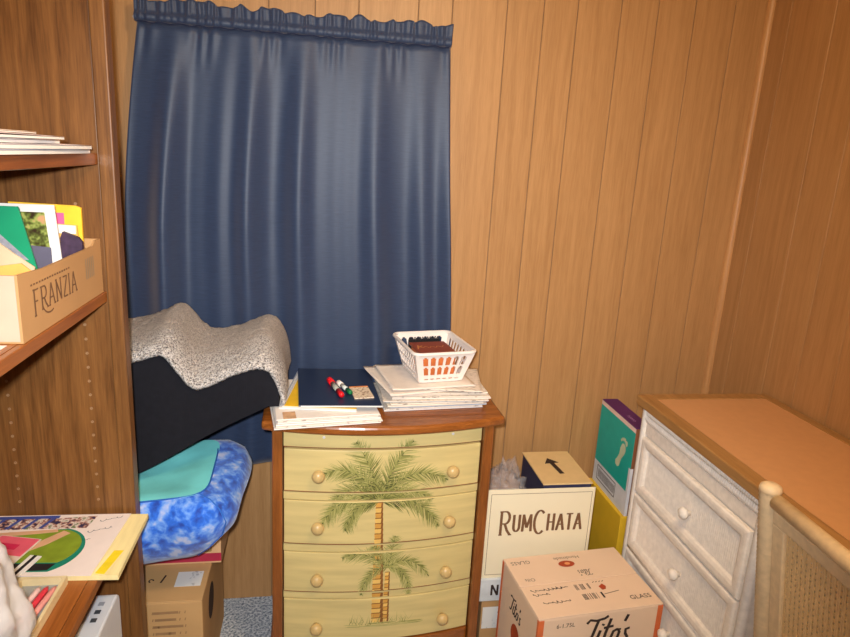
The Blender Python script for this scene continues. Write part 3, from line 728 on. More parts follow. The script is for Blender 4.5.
m = MB(); pts = [(-.452+.006*math.cos(k*.9), 1.655+.007*math.sin(k*.9)) for k in range(6)]; ribbon(m, pts, .004, lambda a, b: (a, b, .3508)); ribbon(m, [(-.425, 1.645), (-.417, 1.678)], .005, lambda a, b: (a, b, .3508))
m.build('marker_scrawl', INKD, t, world=True)
t = thing('red_striped_box', 'shallow tan box with a red stripe between the carton and cushion', 'box', (-.42, 1.82, .351))
box('body', KRAFTP, (-.58, -.272, 1.725, 1.93, .351, .436), t, bevel=.002)
box('stripe', plain('crimson_stripe', (176, 44, 72), .6), (-.58, -.2715, 1.7242, 1.7248, .358, .385), t)
m = MB()
for (p, q) in (((-.37, .392), (-.30, .392)), ((-.37, .428), (-.30, .428)), ((-.37, .392), (-.37, .428)), ((-.30, .392), (-.30, .428))): ribbon(m, [p, q], .003, lambda a, b: (a, 1.7244, b))
for k in range(6): ribbon(m, [(-.363+.011*k, .397), (-.363+.011*k, .423)], .005, lambda a, b: (a, 1.7244, b))
m.build('printed_panel', plain('olive_ink', (150, 120, 60), .7), t, world=True)

# cushion: plump rounded-square floor cushion, tipped up on its right side
cu_t = thing('floor_cushion', 'plump blue tie dye floor cushion with aqua plush top under the fleece', 'cushion', (-.428, 1.685, .566))
cu_t.rotation_euler = (R(0), R(-4), R(2))
def sq(a, rad, e=6.0):
    c, s = math.cos(a), math.sin(a); k = (abs(c)**e+abs(s)**e)**(-1/e); return (rad*k*c, rad*k*s)
def ring_surf(prof, n=96, wob=.0):
    m = MB(); vs = []; fs = []
    for (rad, z) in prof:
        for k in range(n):
            x, y = sq(2*PI*k/n, rad); x *= 1+max(0, (rad-.155)/.045)*.17*(x > 0)*(1 if z > -.02 else .3); q = noise.noise(Vector((x*9, y*9, z*9)))*wob
            vs.append((x*(1+q*2), y*(1+q*2), z+q*.3))
    for i in range(len(prof)-1):
        for k in range(n): k2 = (k+1) % n; fs.append((i*n+k, i*n+k2, (i+1)*n+k2, (i+1)*n+k))
    m.add(vs, fs); return m, n
m, n = ring_surf([(.03, -.122), (.08, -.113), (.130, -.088), (.168, -.048), (.192, .0), (.200, .040), (.192, .074), (.178, .096), (.158, .106)], wob=.05)
m.f.append(list(range(n))[::-1]); m.mi.append(0)
m.build('side_band', TIEDYE, cu_t, smooth=True)
m, n = ring_surf([(.158, .106), (.146, .108), (.10, .103), (.06, .097), (.02, .095)], wob=.05)
m.f.append([4*n+k for k in range(n)]); m.mi.append(0)
m.build('top_panel', AQUA, cu_t, smooth=True)
m = MB(); m.tube([(sq(2*PI*k/72, .158)[0], sq(2*PI*k/72, .158)[1], .107) for k in range(72)], .0022, 8, closed=True); m.build('piping', plain('piping_blue', (40, 100, 190), .7), cu_t, smooth=True)
ck = sq(R(-47), 1.0)
m = MB(); m.tube([(ck[0]*k*1.002*(1+max(0, (k-.155)/.045)*.17*(1 if z > -.02 else .3)), ck[1]*k*1.002, z) for k, z in ((.158, .106), (.178, .096), (.192, .074), (.200, .04), (.192, .0), (.168, -.048), (.130, -.088))], .0018, 6); m.build('corner_seam', plain('piping_blue', (40, 100, 190)), cu_t)

# fleece-topped folded pet bed draped over cushion and chest edge
KEY = [(-.62, .968, 1.040), (-.56, .983, 1.042), (-.50, 1.005, 1.050), (-.44, 1.027, 1.072), (-.400, 1.038, 1.092), (-.375, 1.026, 1.082), (-.345, .983, 1.045),
       (-.314, .948, 1.020), (-.285, .952, 1.018), (-.235, .976, 1.028), (-.19, .994, 1.045), (-.152, 1.003, 1.060), (-.126, .996, 1.052), (-.105, .965, 1.020), (-.092, .928, .972), (-.086, .905, .918)]
def cr_i(K, t):
    n = len(K)-1; s_ = min(max(t, 0), 1)*n; i = min(int(s_), n-1); u = s_-i
    g = lambda k: K[min(max(k, 0), n)]
    return [.5*((2*g(i)[c])+(-g(i-1)[c]+g(i+1)[c])*u+(2*g(i-1)[c]-5*g(i)[c]+4*g(i+1)[c]-g(i+2)[c])*u*u+(-g(i-1)[c]+3*g(i)[c]-3*g(i+1)[c]+g(i+2)[c])*u**3) for c in range(len(K[0]))]
bed = thing('fleece_pet_bed', 'folded black pet bed with wavy grey fleece top draped above the cushion', 'pet bed', (-.33, 1.79, .87))
YFm, YBm = 1.640, 1.908
def btm(x): return .884 if x > -.125 else .884+(x+.125)*.556
def fle(u, v):
    x, zf, zb = cr_i(KEY, u); 
    v2 = v; fz = .0028*noise.noise(Vector((x*70, v*20, 1.5)))+.0018*noise.noise(Vector((x*160, v*50, 4)))
    y = YFm-.012+(YBm-YFm+.012)*v2
    z = zf+(zb-zf)*math.sin(v2*PI/2)
    edge = math.exp(-(v2/.035)**2)*.012
    return (x+.003*math.sin(v*7), y, z+fz-edge)
nu, nv_ = 230, 70
m = MB(); m.grid(nu, nv_, fle)
m.build('fleece_top', FLEECE, bed, world=True, smooth=True, solid=.010)
m = MB(); n = 120; P1 = []; 
for i in range(n+1):
    x, zf, zb = cr_i(KEY, i/n); P1.append((x, zf, zb))
xe = P1[-1][0]
K2 = [(x, zf-.006, zb-.012) for x, zf, zb in P1]
vs = []; fs = []
for (x, zf, zb) in K2:
    xx = min(x, -.099)
    bz = min(btm(xx), zf-.003)
    vs += [(xx, YFm+.010*math.sin(x*18), bz), (xx, YFm, zf), (xx, YBm-.005, max(zb-.006, bz+.004)), (xx, YBm-.005, bz+.002)]
for i in range(n):
    for k in range(4): k2 = (k+1) % 4; fs.append((i*4+k, i*4+k2, (i+1)*4+k2, (i+1)*4+k))
fs += [(0, 1, 2, 3), tuple(n*4+k for k in (3, 2, 1, 0))]
m.add(vs, fs); m.build('black_side', BLACKF, bed, world=True)

# ================================================================== ON THE CHEST
def slab(name, mat, wd, dp, h, parent, n=10, sag=.0, round_front=False, bevel=0, edge=None):
    """a paper slab; front edge optionally folded round"""
    m = MB()
    if round_front:
        r = h/2; prof = [(dp/2, 0), (dp/2, h)]+[(-dp/2+r-r*math.sin(R(a)), r+r*math.cos(R(a))) for a in range(0, 181, 20)]
        m.prism(prof, lambda a, b, hh: (hh, a, b), -wd/2, wd/2)
    else: m.box(-wd/2, wd/2, -dp/2, dp/2, 0, h)
    return m.build(name, mat, parent, bevel=bevel)
ZT = .8505
def newspaper(label, loc, rz, wd, dp, layers, h, mat=None, group='newspapers on the chest', name='newspaper', seedk=0):
    t = thing(name, label, 'newspaper', loc, rz, group); rnd = random.Random(seedk+50)
    for k in range(layers):
        hh = h/layers
        s = slab('section', (NEWS if (k % 3 == 1) else mat) if mat else NEWS, wd-rnd.random()*.008, dp-rnd.random()*.008, hh-.0006, t, round_front=True)
        s.location = ((rnd.random()-.5)*.005, (rnd.random()-.5)*.006+.002, k*hh)
    return t
NG = 'newspapers folded on the chest top'
newspaper('folded white newspaper at the very bottom of the left pile', (.014, 1.712, ZT), R(8), .282, .30, 3, .015, plain('bright_newsprint', (236, 228, 220), .75, var=.06, scale=14), NG, seedk=1)
newspaper('folded newspaper with tan picture directly under the spiral notebook', (.016, 1.716, ZT+.0155), R(7), .276, .30, 3, .013, plain('bright_newsprint', (236, 228, 220)), NG, seedk=2)
tn = [o for o in COL.objects if o.name.startswith('newspaper') and o.type == 'EMPTY'][-1]
MB().box(-.118, -.085, -.145, -.100, .0128, .0132).build('printed_picture', plain('print_tan', (206, 164, 124), .7, var=.2, scale=60), tn)
# spiral notebook
zN = ZT+.0290
t = thing('spiral_notebook', 'yellow and white spiral notebook under the navy folder', 'notebook', (.020, 1.750, zN), R(-8))
MB().box(-.100, .105, -.140, .150, 0, .003).build('back_cover', WHITEP, t)
MB().box(-.092, .105, -.140, .150, .0032, .008).build('pages', PAGE, t)
MB().box(-.086, .105, -.140, .150, .0082, .0096).build('front_cover', plain('notebook_yellow', (238, 190, 40), .5), t, bevel=.0004)
m = MB()
for k in range(34):
    y = -.132+.0083*k; m.tube([(-.094+.0062*math.cos(a*PI/4), y+.0003*a, .0060+.0062*math.sin(a*PI/4)) for a in range(8)], .0009, 5, closed=True)
o = m.build('spiral_wire', plain('wire_grey', (150, 150, 156), .3), t, smooth=True); o['kind'] = 'stuff'
# navy folder
zF = zN+.0135
t = thing('navy_folder', 'dark navy folder with pens lying on top, on the left pile', 'folder', (.055, 1.752, zF), R(-1.5))
FOL = plain('navy_folder', (30, 44, 72), .38, var=.06, spec=.45)
MB().add([(-.098, -.150, 0), (.122, -.150, 0), (.098, .150, 0), (-.118, .150, 0), (-.098, -.150, .004), (.122, -.150, .004), (.098, .150, .004), (-.118, .150, .004)], [(0,3,2,1),(4,5,6,7),(0,1,5,4),(1,2,6,5),(2,3,7,6),(3,0,4,7)]).build('cover', FOL, t, bevel=.001)
MB().add([(-.092, -.153, .0003), (.124, -.154, .0003), (.124, -.1505, .0003), (-.092, -.1505, .0003), (-.092, -.153, .003), (.124, -.154, .003), (.124, -.1505, .003), (-.092, -.1505, .003)], [(0,3,2,1),(4,5,6,7),(0,1,5,4),(1,2,6,5),(2,3,7,6),(3,0,4,7)]).build('inner_pages', WHITEP, t)
zI = zF+.0042
def marker(name, label, a, b, cols, r=.0072):
    a, b = Vector(a), Vector(b); t = thing(name, label, 'marker', (a.x, a.y, zI)); d = (b-a)
    c = Vector((0, 0, r+.0003))
    MB().tube([c+d*.30, c+d*.72], r*.9, 12).build('barrel', cols[1], t, smooth=True)
    MB().tube([c, c+d*.05, c+d*.29], [r*.7, r*1.15, r*1.1], 12).build('cap', cols[0], t, smooth=True)
    MB().tube([c+d*.725, c+d*.95, c+d], [r*1.0, r*1.0, r*.8], 12).build('end_plug', cols[2], t, smooth=True)
RED = plain('red_plastic', (214, 24, 34), .35)
marker('red_marker', 'red capped marker lying on the navy folder, left of the green', (.034, 1.785, 0), (.068, 1.652, 0), (RED, plain('marker_grey', (170, 170, 160), .4), RED), .0080)
marker('green_marker', 'white and green marker on the navy folder beside the small notepad', (.060, 1.762, 0), (.093, 1.675, 0), (WHITEPL, plain('marker_white', (214, 222, 216), .4), plain('green_plastic', (22, 112, 62), .4)), .0068)
t = thing('small_notepad', 'small printed cream notepad slip on the navy folder', 'notepad', (.122, 1.690, zI), R(8))
MB().box(-.026, .028, -.042, .045, 0, .0035).build('sheets', print_mat('tiny_print', (222, 204, 178), (150, 120, 100), 160, 160, .52), t)
MB().box(-.0262, .0282, .0385, .0455, .0037, .0042).build('orange_edge', plain('orange_edge', (226, 140, 70), .6), t)
# right pile
rnd = random.Random(21); z = ZT
names = ['lowest white newspaper of the right pile, flat on the chest', 'second newspaper up in the right pile with blue edge', 'third newspaper up in the right pile', 'fourth newspaper up in the right pile, slightly skewed',
         'fifth newspaper up in the right pile', 'sixth newspaper up in the right pile just under the loose sheets']
cols = [(228, 224, 220), (190, 200, 214), (226, 216, 200), (206, 208, 206), (232, 222, 210), (216, 204, 190)]
for k, nm in enumerate(names):
    h = (.010, .006, .011, .006, .009, .008)[k]
    newspaper(nm, (.330+rnd.uniform(-.008, .008)+.003*k, 1.778+rnd.uniform(-.006, .006), z), R(3+rnd.uniform(-3, 5)), .292+rnd.uniform(-.012, .012), .215+rnd.uniform(0, .02), 2, h, plain('news_tint_%d' % k, cols[k], .8, var=.08, scale=30), NG, seedk=k+5)
    z += h+.0004
# loose sheets on top: fanned, slightly curling newspaper pages
def sheet(label, loc, rz, wd, dp, curl, mat, seedk):
    def fn(u, v):
        x, y = (u-.5)*wd, (v-.5)*dp
        zz = curl[0]*max(0, .17-u)**2*30+curl[1]*max(0, v-.87)**2*40+curl[2]*max(0, u-.9)**2*60
        return (x, y, max(0, zz)+.0014)
    o = MB().grid(24, 18, fn).build('newspaper_page', mat, None, smooth=True, solid=.0022)
    o.location = loc; o.rotation_euler = (0, 0, rz); return tag(o, label, 'newspaper', 'loose newspaper pages under the basket')
sheet('loose newspaper page fanned out farthest to the left under the basket', (.292, 1.797, z), R(14), .25, .25, (.003, .003, 0), plain('page_warm', (232, 220, 208), .8, var=.06, scale=40), 1); z += .0052
sheet('loose newspaper page skewed to the right under the basket', (.350, 1.782, z), R(-9), .265, .205, (0, 0, .002), NEWS, 2); z += .0042
sheet('uppermost loose newspaper page directly under the white basket', (.316, 1.790, z), R(9), .25, .215, (.003, .003, .0), plain('page_warm', (226, 208, 190)), 3); z += .0034
zB = z+.0006
# basket ---------------------------------------------------------------
bk = thing('plastic_basket', 'small white slotted plastic basket on the newspaper pile', 'basket', (.341, 1.806, zB), R(10))
bw0, bd0, bw1, bd1, bh = .066, .080, .090, .108, .096       # half sizes at the base and at the rim
def rr_pt(hw_, hd, rc, a):       # rounded rectangle, parameter a in 0..1
    segs = []; 
    for (cx, cy, s0) in ((hw_-rc, hd-rc, 0), (-hw_+rc, hd-rc, 90), (-hw_+rc, -hd+rc, 180), (hw_-rc, -hd+rc, 270)):
        for k in range(7): segs.append((cx+rc*math.cos(R(s0+15*k)), cy+rc*math.sin(R(s0+15*k))))
    return segs
rim = [(x, y, bh) for x, y in rr_pt(bw1+.004, bd1+.004, .022, 0)]
m = MB(); m.tube(rim, .0052, 10, closed=True); m.build('rim', WHITEPL, bk, smooth=True)
m = MB(); m.add([(x, y, .001) for x, y in rr_pt(bw0, bd0, .016, 0)]+[(x, y, .004) for x, y in rr_pt(bw0, bd0, .016, 0)], [tuple(range(28))[::-1], tuple(range(28, 56))]+[(i, (i+1) % 28, 28+(i+1) % 28, 28+i) for i in range(28)])
m.build('base', WHITEPL, bk)
def wallm(p0, p1, q0, q1, nslot):
    """slotted wall between bottom corners p0,p1 and top corners q0,q1: three rows of slots with arched heads"""
    p0, p1, q0, q1 = map(Vector, (p0, p1, q0, q1)); S = 6      # cells per slot pitch: 2 bar + 4 hole
    edge = 5; nu = edge*2+nslot*S-2
    rows = [.0, .07, .12, .19, .24, .44, .50, .54, .58, .80, .86, .90, 1.0]
    hole_rows = {1: 0, 2: 0, 4: 0, 5: 1, 6: 2, 8: 0, 9: 1, 10: 2}
    m = MB(); nv2 = len(rows)
    P = lambda i, v: (p0+(p1-p0)*(i/nu))*(1-v)+(q0+(q1-q0)*(i/nu))*v
    vs = [P(i, v) for v in rows for i in range(nu+1)]; fs = []
    for j in range(nv2-1):
        for i in range(nu):
            k = i-edge; inside = 0 <= k < nslot*S-2 and k % S < 4
            hole = False
            if inside and j in (1, 4, 5, 6, 8, 9, 10):
                hole = True
                if j in (6, 10): hole = k % S in (1, 2)
            if not hole: fs.append((j*(nu+1)+i, j*(nu+1)+i+1, (j+1)*(nu+1)+i+1, (j+1)*(nu+1)+i))
    m.add(vs, fs); return m
e0, e1, zb_, zt_ = .010, .014, .003, bh-.002
def c4(sx, sy, top, k): 
    a, b = (bw1, bd1) if top else (bw0, bd0); return (sx*a, sy*b, zt_ if top else zb_)
for (s0, s1, ns) in (((-1, -1), (1, -1), 6), ((1, -1), (1, 1), 8), ((1, 1), (-1, 1), 6), ((-1, 1), (-1, -1), 8)):
    wallm(c4(*s0, 0, 0), c4(*s1, 0, 0), c4(*s0, 1, 0), c4(*s1, 1, 0), ns).build('slotted_wall', WHITEPL, bk, solid=.0022)
# what lies in the basket
bo = Matrix.Translation(bk.location) @ Matrix.Rotation(R(10), 4, 'Z')
t = thing('brown_gift_box', 'reddish brown lettered box lying inside the white basket', 'box', bo @ Vector((-.003, -.010, .0048)), R(9))
MB().box(-.050, .050, -.058, .058, 0, .071).build('body', plain('orange_brown_card', (202, 110, 56), .5), t, bevel=.002)
lid = MB().box(-.056, .056, -.064, .062, .0713, .079).build('lid', plain('red_brown_card', (138, 62, 38), .45), t, bevel=.002)
m = MB(); mpx = lambda a, b: (a, b, .0794)
pts = [(-.045+.004*i, .006+.011*math.sin(i*1.3)*(.6+.4*math.sin(i))) for i in range(22)]; ribbon(m, pts, .003, mpx)
ribbon(m, [(-.05, -.012), (-.04, .026), (-.028, .020), (-.042, .006)], .004, mpx)
m.build('lettering', plain('gold_ink', (206, 140, 78), .5), lid)
t = thing('black_wire_notebook', 'small black spiral pad standing at the back inside the basket', 'notebook', bo @ Vector((-.004, .071, .0048)), R(10))
MB().box(-.050, .050, -.004, .004, 0, .082).build('cover', plain('black_card', (30, 28, 30), .5), t)
m = MB()
for k in range(12): m.tube([(-.046+.0083*k, .006*math.cos(a*PI/4), .0835+.0055*math.sin(a*PI/4)) for a in range(8)], .0012, 5, closed=True)
m.build('spiral_wire', plain('black_wire', (34, 32, 34), .4), t)

# ================================================================== BOOKCASE SHELVES
# wine carton tray on the middle shelf
zs = 1.2365; FX0, FX1, FY0, FY1 = -.671, -.446, 1.028, 1.408
t = thing('wine_carton', 'cut down brown wine carton full of papers on the middle shelf', 'box', (-.55, 1.22, zs))
FK = plain('wine_kraft', (184, 142, 96), .8, var=.05, scale=8, spec=.2)
FKW = plain('wine_pale_card', (190, 168, 146), .8, var=.04)
box('bottom', FK, (FX0, FX1, FY0, FY1, zs, zs+.003), t)
def side(name, mat, poly_, fn, parent): return MB().prism(poly_, fn, 0, .004).build(name, mat, parent, world=True)
zt0 = .109
lp = side('long_side', FK, [(FY0, zs+.003), (FY1, zs+.003), (FY1, zs+.112), (FY1-.03, zs+.112), (FY1-.048, zs+.103), (FY0+.10, zs+.101), (FY0, zs+zt0-.002)], lambda a, b, h: (FX1-.004+h, a, b), t)
side('long_side', FK, [(FY0, zs+.003), (FY1, zs+.003), (FY1, zs+.112), (FY0, zs+.112)], lambda a, b, h: (FX0+h, a, b), t)
box('near_end', FKW, (FX0+.0042, FX1-.0042, FY0, FY0+.004, zs+.003, zs+.106), t)
box('far_end', FK, (FX0+.0042, FX1-.0042, FY1-.004, FY1, zs+.003, zs+.112), t)
L = -ROOTS[t.name]
mpz = lambda a, b: (FX1+.0006, a, b)
m = MB(); serif_text(m, 'FRANZIA', 1.072, zs+.036, .037, mpz, .13, big=(0,), bigk=1.15, sx=1.02, drop=.12)
ribbon(m, arc(1.135, zs+.045, .028, .020, 180, 300, 8), .003, mpz)
for i in range(16): ribbon(m, [(1.068+.0105*i, zs+.083), (1.074+.0105*i, zs+.083)], .003, mpz)
o = m.build('lettering', INKB, lp); o.location = L
m = MB()
for k in range(5): ribbon(m, [(1.315+.010*k, zs+.045), (1.315+.010*k, zs+.085)], .005, mpz)
o = m.build('side_print', plain('faded_grey_ink', (158, 136, 108), .8), lp); o.location = L
def leaf(name, label, cat, mat, pts, y, tilt=0., thick=.003, extra=()):
    """a sheet standing in the carton: polygon of (x, z) at depth y, leaning back by tilt"""
    z0 = min(p[1] for p in pts); cx = sum(p[0] for p in pts)/len(pts)
    t = thing(name, label, cat, (cx, y, z0), 0, 'papers in the wine carton')
    def mk(ps, off, th, nm, mt): 
        MB().prism(ps, lambda a, b, h: (a, y+off+(b-z0)*tilt+h, b), 0, th).build(nm, mt, t, world=True)
    mk(pts, 0, thick, 'cover', mat)
    for k, (nm, mt, ps) in enumerate(extra): mk(ps, -.0008-.0004*k, .0006, nm, mt)
    return t
zb = zs+.004
leaf('yellow_folder', 'yellow folder at the far end of the wine carton', 'folder', plain('folder_yellow', (246, 196, 52), .6), [(-.59, zb), (-.468, zb), (-.468, 1.413), (-.478, 1.417), (-.60, 1.42)], 1.372, .03, .006,
     [('pink_tag', plain('tag_pink', (232, 96, 150), .6), [(-.525, 1.38), (-.500, 1.38), (-.500, 1.402), (-.525, 1.402)]),])
leaf('tan_envelope', 'tan and white envelope behind the framed photo in the wine carton', 'envelope', plain('envelope_tan', (226, 178, 92), .7), [(-.56, zb), (-.462, zb), (-.468, 1.382), (-.56, 1.386)], 1.345, .02, .003,
     [('white_strip', WHITEP, [(-.52, 1.366), (-.470, 1.365), (-.470, 1.381), (-.52, 1.383)])])
leaf('dark_pouch', 'dark purple pouch at the right rear of the wine carton', 'pouch', plain('pouch_purple', (66, 48, 70), .5, var=.4, scale=50), [(-.490, zb), (-.4515, zb), (-.4515, 1.352), (-.458, 1.362), (-.485, 1.372), (-.490, 1.36)], 1.318, .02, .010)
LEAFY = speckle('leafy_photo', [(.35, (58, 44, 30)), (.48, (92, 100, 48)), (.58, (150, 160, 84)), (.7, (196, 150, 110))], 55, rough=.4, bmp=0)
leaf('framed_photo', 'white bordered garden photo standing in the wine carton', 'photograph', WHITEP, [(-.63, zb), (-.474, zb), (-.488, 1.424), (-.63, 1.424)], 1.290, .05, .003,
     [('picture', LEAFY, [(-.60, 1.26), (-.492, 1.26), (-.505, 1.410), (-.60, 1.410)]), ('picture_base', plain('photo_slate', (96, 92, 110), .5), [(-.58, 1.29), (-.496, 1.29), (-.497, 1.345), (-.55, 1.35)])])
leaf('green_booklet', 'green booklet leaning to the right in the wine carton', 'booklet', plain('booklet_green', (22, 148, 104), .5, var=.08, scale=12), [(-.63, zb), (-.500, zb), (-.500, 1.300), (-.528, 1.424), (-.63, 1.424)], 1.235, .06, .004,
     [('lilac_pattern', plain('booklet_lilac', (150, 150, 160), .6, var=.3, scale=60), [(-.535, 1.33), (-.515, 1.33), (-.585, 1.40), (-.60, 1.39)])])
leaf('beige_card', 'plain beige card in front of the green booklet in the carton', 'card', plain('card_beige', (214, 186, 152), .7), [(-.63, zb), (-.50, zb), (-.482, 1.328), (-.515, 1.352), (-.552, 1.382), (-.63, 1.36)], 1.175, .05, .003)
leaf('orange_leaflet', 'orange and pink leaflet at the near end of the wine carton', 'leaflet', plain('leaflet_orange', (240, 168, 84), .6), [(-.64, zb), (-.460, zb), (-.460, 1.330), (-.478, 1.345), (-.64, 1.320)], 1.110, .10, .003,
     [('pink_half', plain('leaflet_pink', (240, 150, 130), .6), [(-.64, 1.25), (-.462, 1.25), (-.462, 1.322), (-.64, 1.305)])])
t = thing('shelf_paper', 'white sheet of paper lying in front of the wine carton', 'paper', (-.55, .95, 1.2362))
MB().box(-.10, .085, -.07, .066, 0, .001).build('sheet', WHITEP, t); t.location.z = 1.2364

# papers on the top shelf
rnd = random.Random(33); z = 1.5203
labs = ['lowest magazine on the top shelf, edge overhanging nearest the stile', 'second magazine of the top shelf pile', 'third magazine of the top shelf pile', 'fourth magazine of the top shelf pile', 'uppermost cream sheet of the top shelf pile']
for k, nm in enumerate(labs):
    h = (.007, .007, .006, .005, .003)[k]; y1 = (1.345, 1.33, 1.21, 1.19, 1.12)[k]
    t = thing('magazine', nm, 'magazine', (-.565, (y1+.62)/2, z), R((.5, -1, 1.5, -2, 2)[k]), 'magazines on the top shelf')
    L_ = y1-.62; wd = .27
    MB().box(-wd/2, wd/2, -L_/2, L_/2, 0, h-.0016).build('pages', WHITEP, t)
    MB().grid(4, 12, lambda u, v: ((u-.5)*wd, (v-.5)*L_, h-.0006+.0008*(1+math.sin(v*8+k))*(1 if k > 2 else .2))).build('cover', plain('mag_%d' % k, ((206, 208, 222), (222, 210, 214), (234, 222, 222), (226, 206, 204), (234, 216, 196))[k], .5, var=.2, scale=9), t, smooth=True, solid=.001)
    z += h+(.0012 if k < 3 else .0022)

# lower shelf: paper pile overhanging
zl = .7005
t = thing('yellow_pad', 'pale yellow paper pad poking past the shelf edge under the sheets', 'notepad', (-.478, 1.297, zl), R(-2))
MB().add([(-.10, -.108, 0), (.098, -.112, 0), (.092, .112, 0), (-.10, .112, 0), (-.10, -.108, .011), (.098, -.112, .011), (.092, .112, .011), (-.10, .112, .011)], [(0,3,2,1),(4,5,6,7),(0,1,5,4),(1,2,6,5),(2,3,7,6),(3,0,4,7)]).build('sheets', plain('pad_yellow', (240, 222, 160), .75, var=.10, scale=8, stretch=(6, 1, 1)), t)
MB().add([(.052, -.105, .0112), (.070, -.108, .0112), (.083, -.03, .0112), (.064, -.03, .0112), (.052, -.105, .0118), (.070, -.108, .0118), (.083, -.03, .0118), (.064, -.03, .0118)], [(0,3,2,1),(4,5,6,7),(0,1,5,4),(1,2,6,5),(2,3,7,6),(3,0,4,7)]).build('yellow_flag', plain('flag_yellow', (238, 210, 40), .6), t)
t = thing('catalogue', 'open colour catalogue with a green shirt picture on the lower shelf', 'magazine', (-.63, 1.303, zl), 0)
MB().box(-.075, .042, -.108, .105, 0, .010).build('pages', PAGE, t)
t2 = MB().box(-.075, .044, -.110, .107, .0102, .0128).build('cover', plain('catalogue_cream', (222, 204, 184), .5), t)
zc = .0130
cm = lambda a, b: (a, b, zc)
def patch(nm, mat, pts, par=t2, dz=0):
    m = MB(); m.prism(pts, lambda a, b, h: (a, b, zc+dz+h), 0, .0003); return m.build(nm, mat, par)
t = thing('handwritten_sheet', 'large printed sheet with green shirt photo and handwriting on the lower shelf', 'paper', (-.55, 1.300, zl+.0135), R(-1))
t2 = MB().add([(-.160, -.108, 0), (.118, -.118, 0), (.130, .105, 0), (-.160, .108, 0), (-.160, -.108, .0016), (.118, -.118, .0016), (.130, .105, .0016), (-.160, .108, .0016)], [(0,3,2,1),(4,5,6,7),(0,1,5,4),(1,2,6,5),(2,3,7,6),(3,0,4,7)]).build('sheet', plain('sheet_pinkish', (236, 222, 214), .7, var=.03), t)
zc = .0018
BLUEP = plain('print_blue', (60, 76, 150), .6); GRNP = plain('print_green', (128, 150, 40), .6, var=.15, scale=30); TEALP = plain('print_teal', (20, 128, 104), .6)
SKIN = plain('print_skin', (214, 168, 132), .6); BLK = plain('print_black', (34, 30, 32), .6); MULTI = speckle('print_people', [(.38, (50, 48, 80)), (.47, (170, 120, 100)), (.55, (226, 214, 206)), (.64, (120, 130, 90))], 60, rough=.6, bmp=0)
patch('blue_header', BLUEP, [(-.158, .092), (-.02, .092), (-.02, .103), (-.158, .103)], t2)
patch('picture_strip', MULTI, [(-.158, .050), (.052, .050), (.060, .098), (-.02, .0915), (-.158, .0915)], t2)
for k in range(4): patch('blue_bar', BLUEP, [(-.150+.034*k, .052), (-.142+.034*k, .052), (-.128+.034*k, .091), (-.136+.034*k, .091)], t2, .0004)
patch('teal_rim', TEALP, [(-.09, -.098)]+[(-.005+.078*math.cos(R(a)), -.030+.082*math.sin(R(a))) for a in range(-62, 80, 8)]+[(-.09, .040)], t2)
patch('shirt_photo', GRNP, [(-.10, -.068)]+[(-.010+.074*math.cos(R(a)), -.022+.070*math.sin(R(a))) for a in range(-48, 80, 8)]+[(-.10, .04)], t2, .0004)
patch('photo_base', BLK, [(-.10, -.100), (.030, -.098), (.038, -.078), (-.10, -.070)], t2, .0006)
patch('arm', SKIN, [(-.085, -.060), (-.071, -.066), (-.005, -.01), (.027, .03), (.010, .040), (-.025, .0)], t2, .0008)
patch('arm', SKIN, [(-.158, .018), (-.04, .030), (.0, .036), (-.005, .046), (-.158, .034)], t2, .0010)
rr = random.Random(8); PEN = plain('pen_ink', (60, 56, 70), .6)
for (x0, y0, n_) in ((.070, .075, 44), (.058, .032, 50), (.046, -.004, 30)):
    m = MB(); ribbon(m, [(x0+.0010*i+.0022*math.cos(i*.6), y0+.0045*math.sin(i*.6)*(.5+.5*math.sin(i*.19))+.0004*i) for i in range(n_)], .0012, lambda a, b: (a, b, .0021))
    m.build('handwriting', PEN, t2)
t = thing('pink_brochure', 'pink and white folded brochure lying on the catalogue sheet', 'brochure', (-.620, 1.262, zl+.0185), R(-14))
t2 = MB().box(-.050, .038, -.085, .052, 0, .0025).build('panel', plain('brochure_cream', (224, 206, 190), .6), t)
zc = .0026
patch('pink_block', plain('brochure_pink', (228, 96, 116), .55), [(-.048, -.010), (.036, -.010), (.036, .050), (-.048, .050)], t2)
patch('red_block', plain('brochure_red', (206, 40, 84), .55), [(-.030, .008), (.010, .008), (.010, .026), (-.030, .026)], t2, .0004)
t = thing('striped_card', 'narrow black and white card beside the pink brochure', 'card', (-.563, 1.226, zl+.0185), R(-14))
t2 = MB().box(-.012, .012, -.045, .020, 0, .0022).build('panel', WHITEP, t); zc = .0023
patch('black_stripe', BLK, [(-.004, -.045), (.003, -.045), (.003, .020), (-.004, .020)], t2)

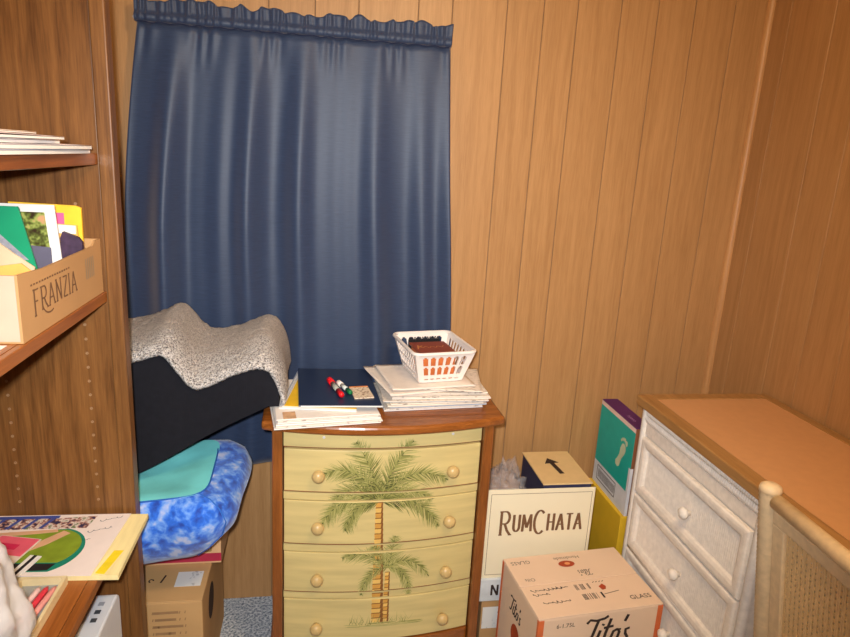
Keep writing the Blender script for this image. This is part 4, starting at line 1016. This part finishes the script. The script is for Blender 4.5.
# clear case with pink pens in front of the pile
t = thing('pencil_case', 'clear plastic case of pink pens beside the shelf edge', 'case', (-.53, 1.085, zl))
CLP = plain('case_cream_rim', (226, 206, 160), .4)
for (b) in ((-.561, -.476, 1.172, 1.178), (-.482, -.476, 1.03, 1.1718), (-.561, -.555, 1.03, 1.1718), (-.561, -.476, 1.024, 1.0298)): box('rim', CLP, (*b, zl, zl+.018), t)
box('base', plain('case_grey', (150, 152, 150), .35), (-.5548, -.4822, 1.03, 1.1718, zl, zl+.003), t)
for k, (xx, c) in enumerate(((-.503, (226, 150, 140)), (-.517, (214, 60, 74)), (-.531, (232, 196, 190)))):
    o = MB().tube([(0, -.058, 0), (.012, .05, 0), (.0125, .060, 0)], [.0055, .0055, .002], 10).build('pen', plain('pen_pink_%d' % k, c, .4), None, smooth=True)
    o.location = (xx, 1.098, zl+.0091); tag(o, ('pale salmon pen in the clear case nearest the shelf edge', 'red pen in the middle of the clear case', 'whitish pink pen in the clear case nearest the bag')[k], 'pen', 'pens in the clear case')
# white carrier bag
BAG = film_mat('white_bag_film', .35, (232, 228, 226), .3)
o = crumple('carrier_bag', BAG, (-.545, .920, .825), (.098, .088, .145), 2, 5, .30, 1.7, zmin=.7008, fine=.10)
tag(o, 'crumpled white plastic carrier bag on the lower shelf', 'bag')
# white slim device on the bottom shelf
t = thing('white_device', 'slim white plastic device with three ports under the lower shelf', 'device', (-.463, 1.27, .3055))
m = MB(); pr = [(1.19, .3055), (1.352, .3055), (1.352, .530)]+[(1.332+.020*math.cos(R(a)), .530+.020*math.sin(R(a))) for a in range(10, 91, 16)]+[(1.19, .550)]
m.prism(pr, lambda a, b, h: (h, a, b), -.487, -.439)
m.build('shell', plain('device_white', (216, 220, 226), .35, var=.02), t, world=True, bevel=.004)
for k in range(3): box('port', plain('port_grey', (70, 74, 80), .4) if k < 2 else plain('port_pale', (160, 164, 172), .4), (-.470, -.458, 1.250+.026*k, 1.262+.026*k, .5502, .5510), t)
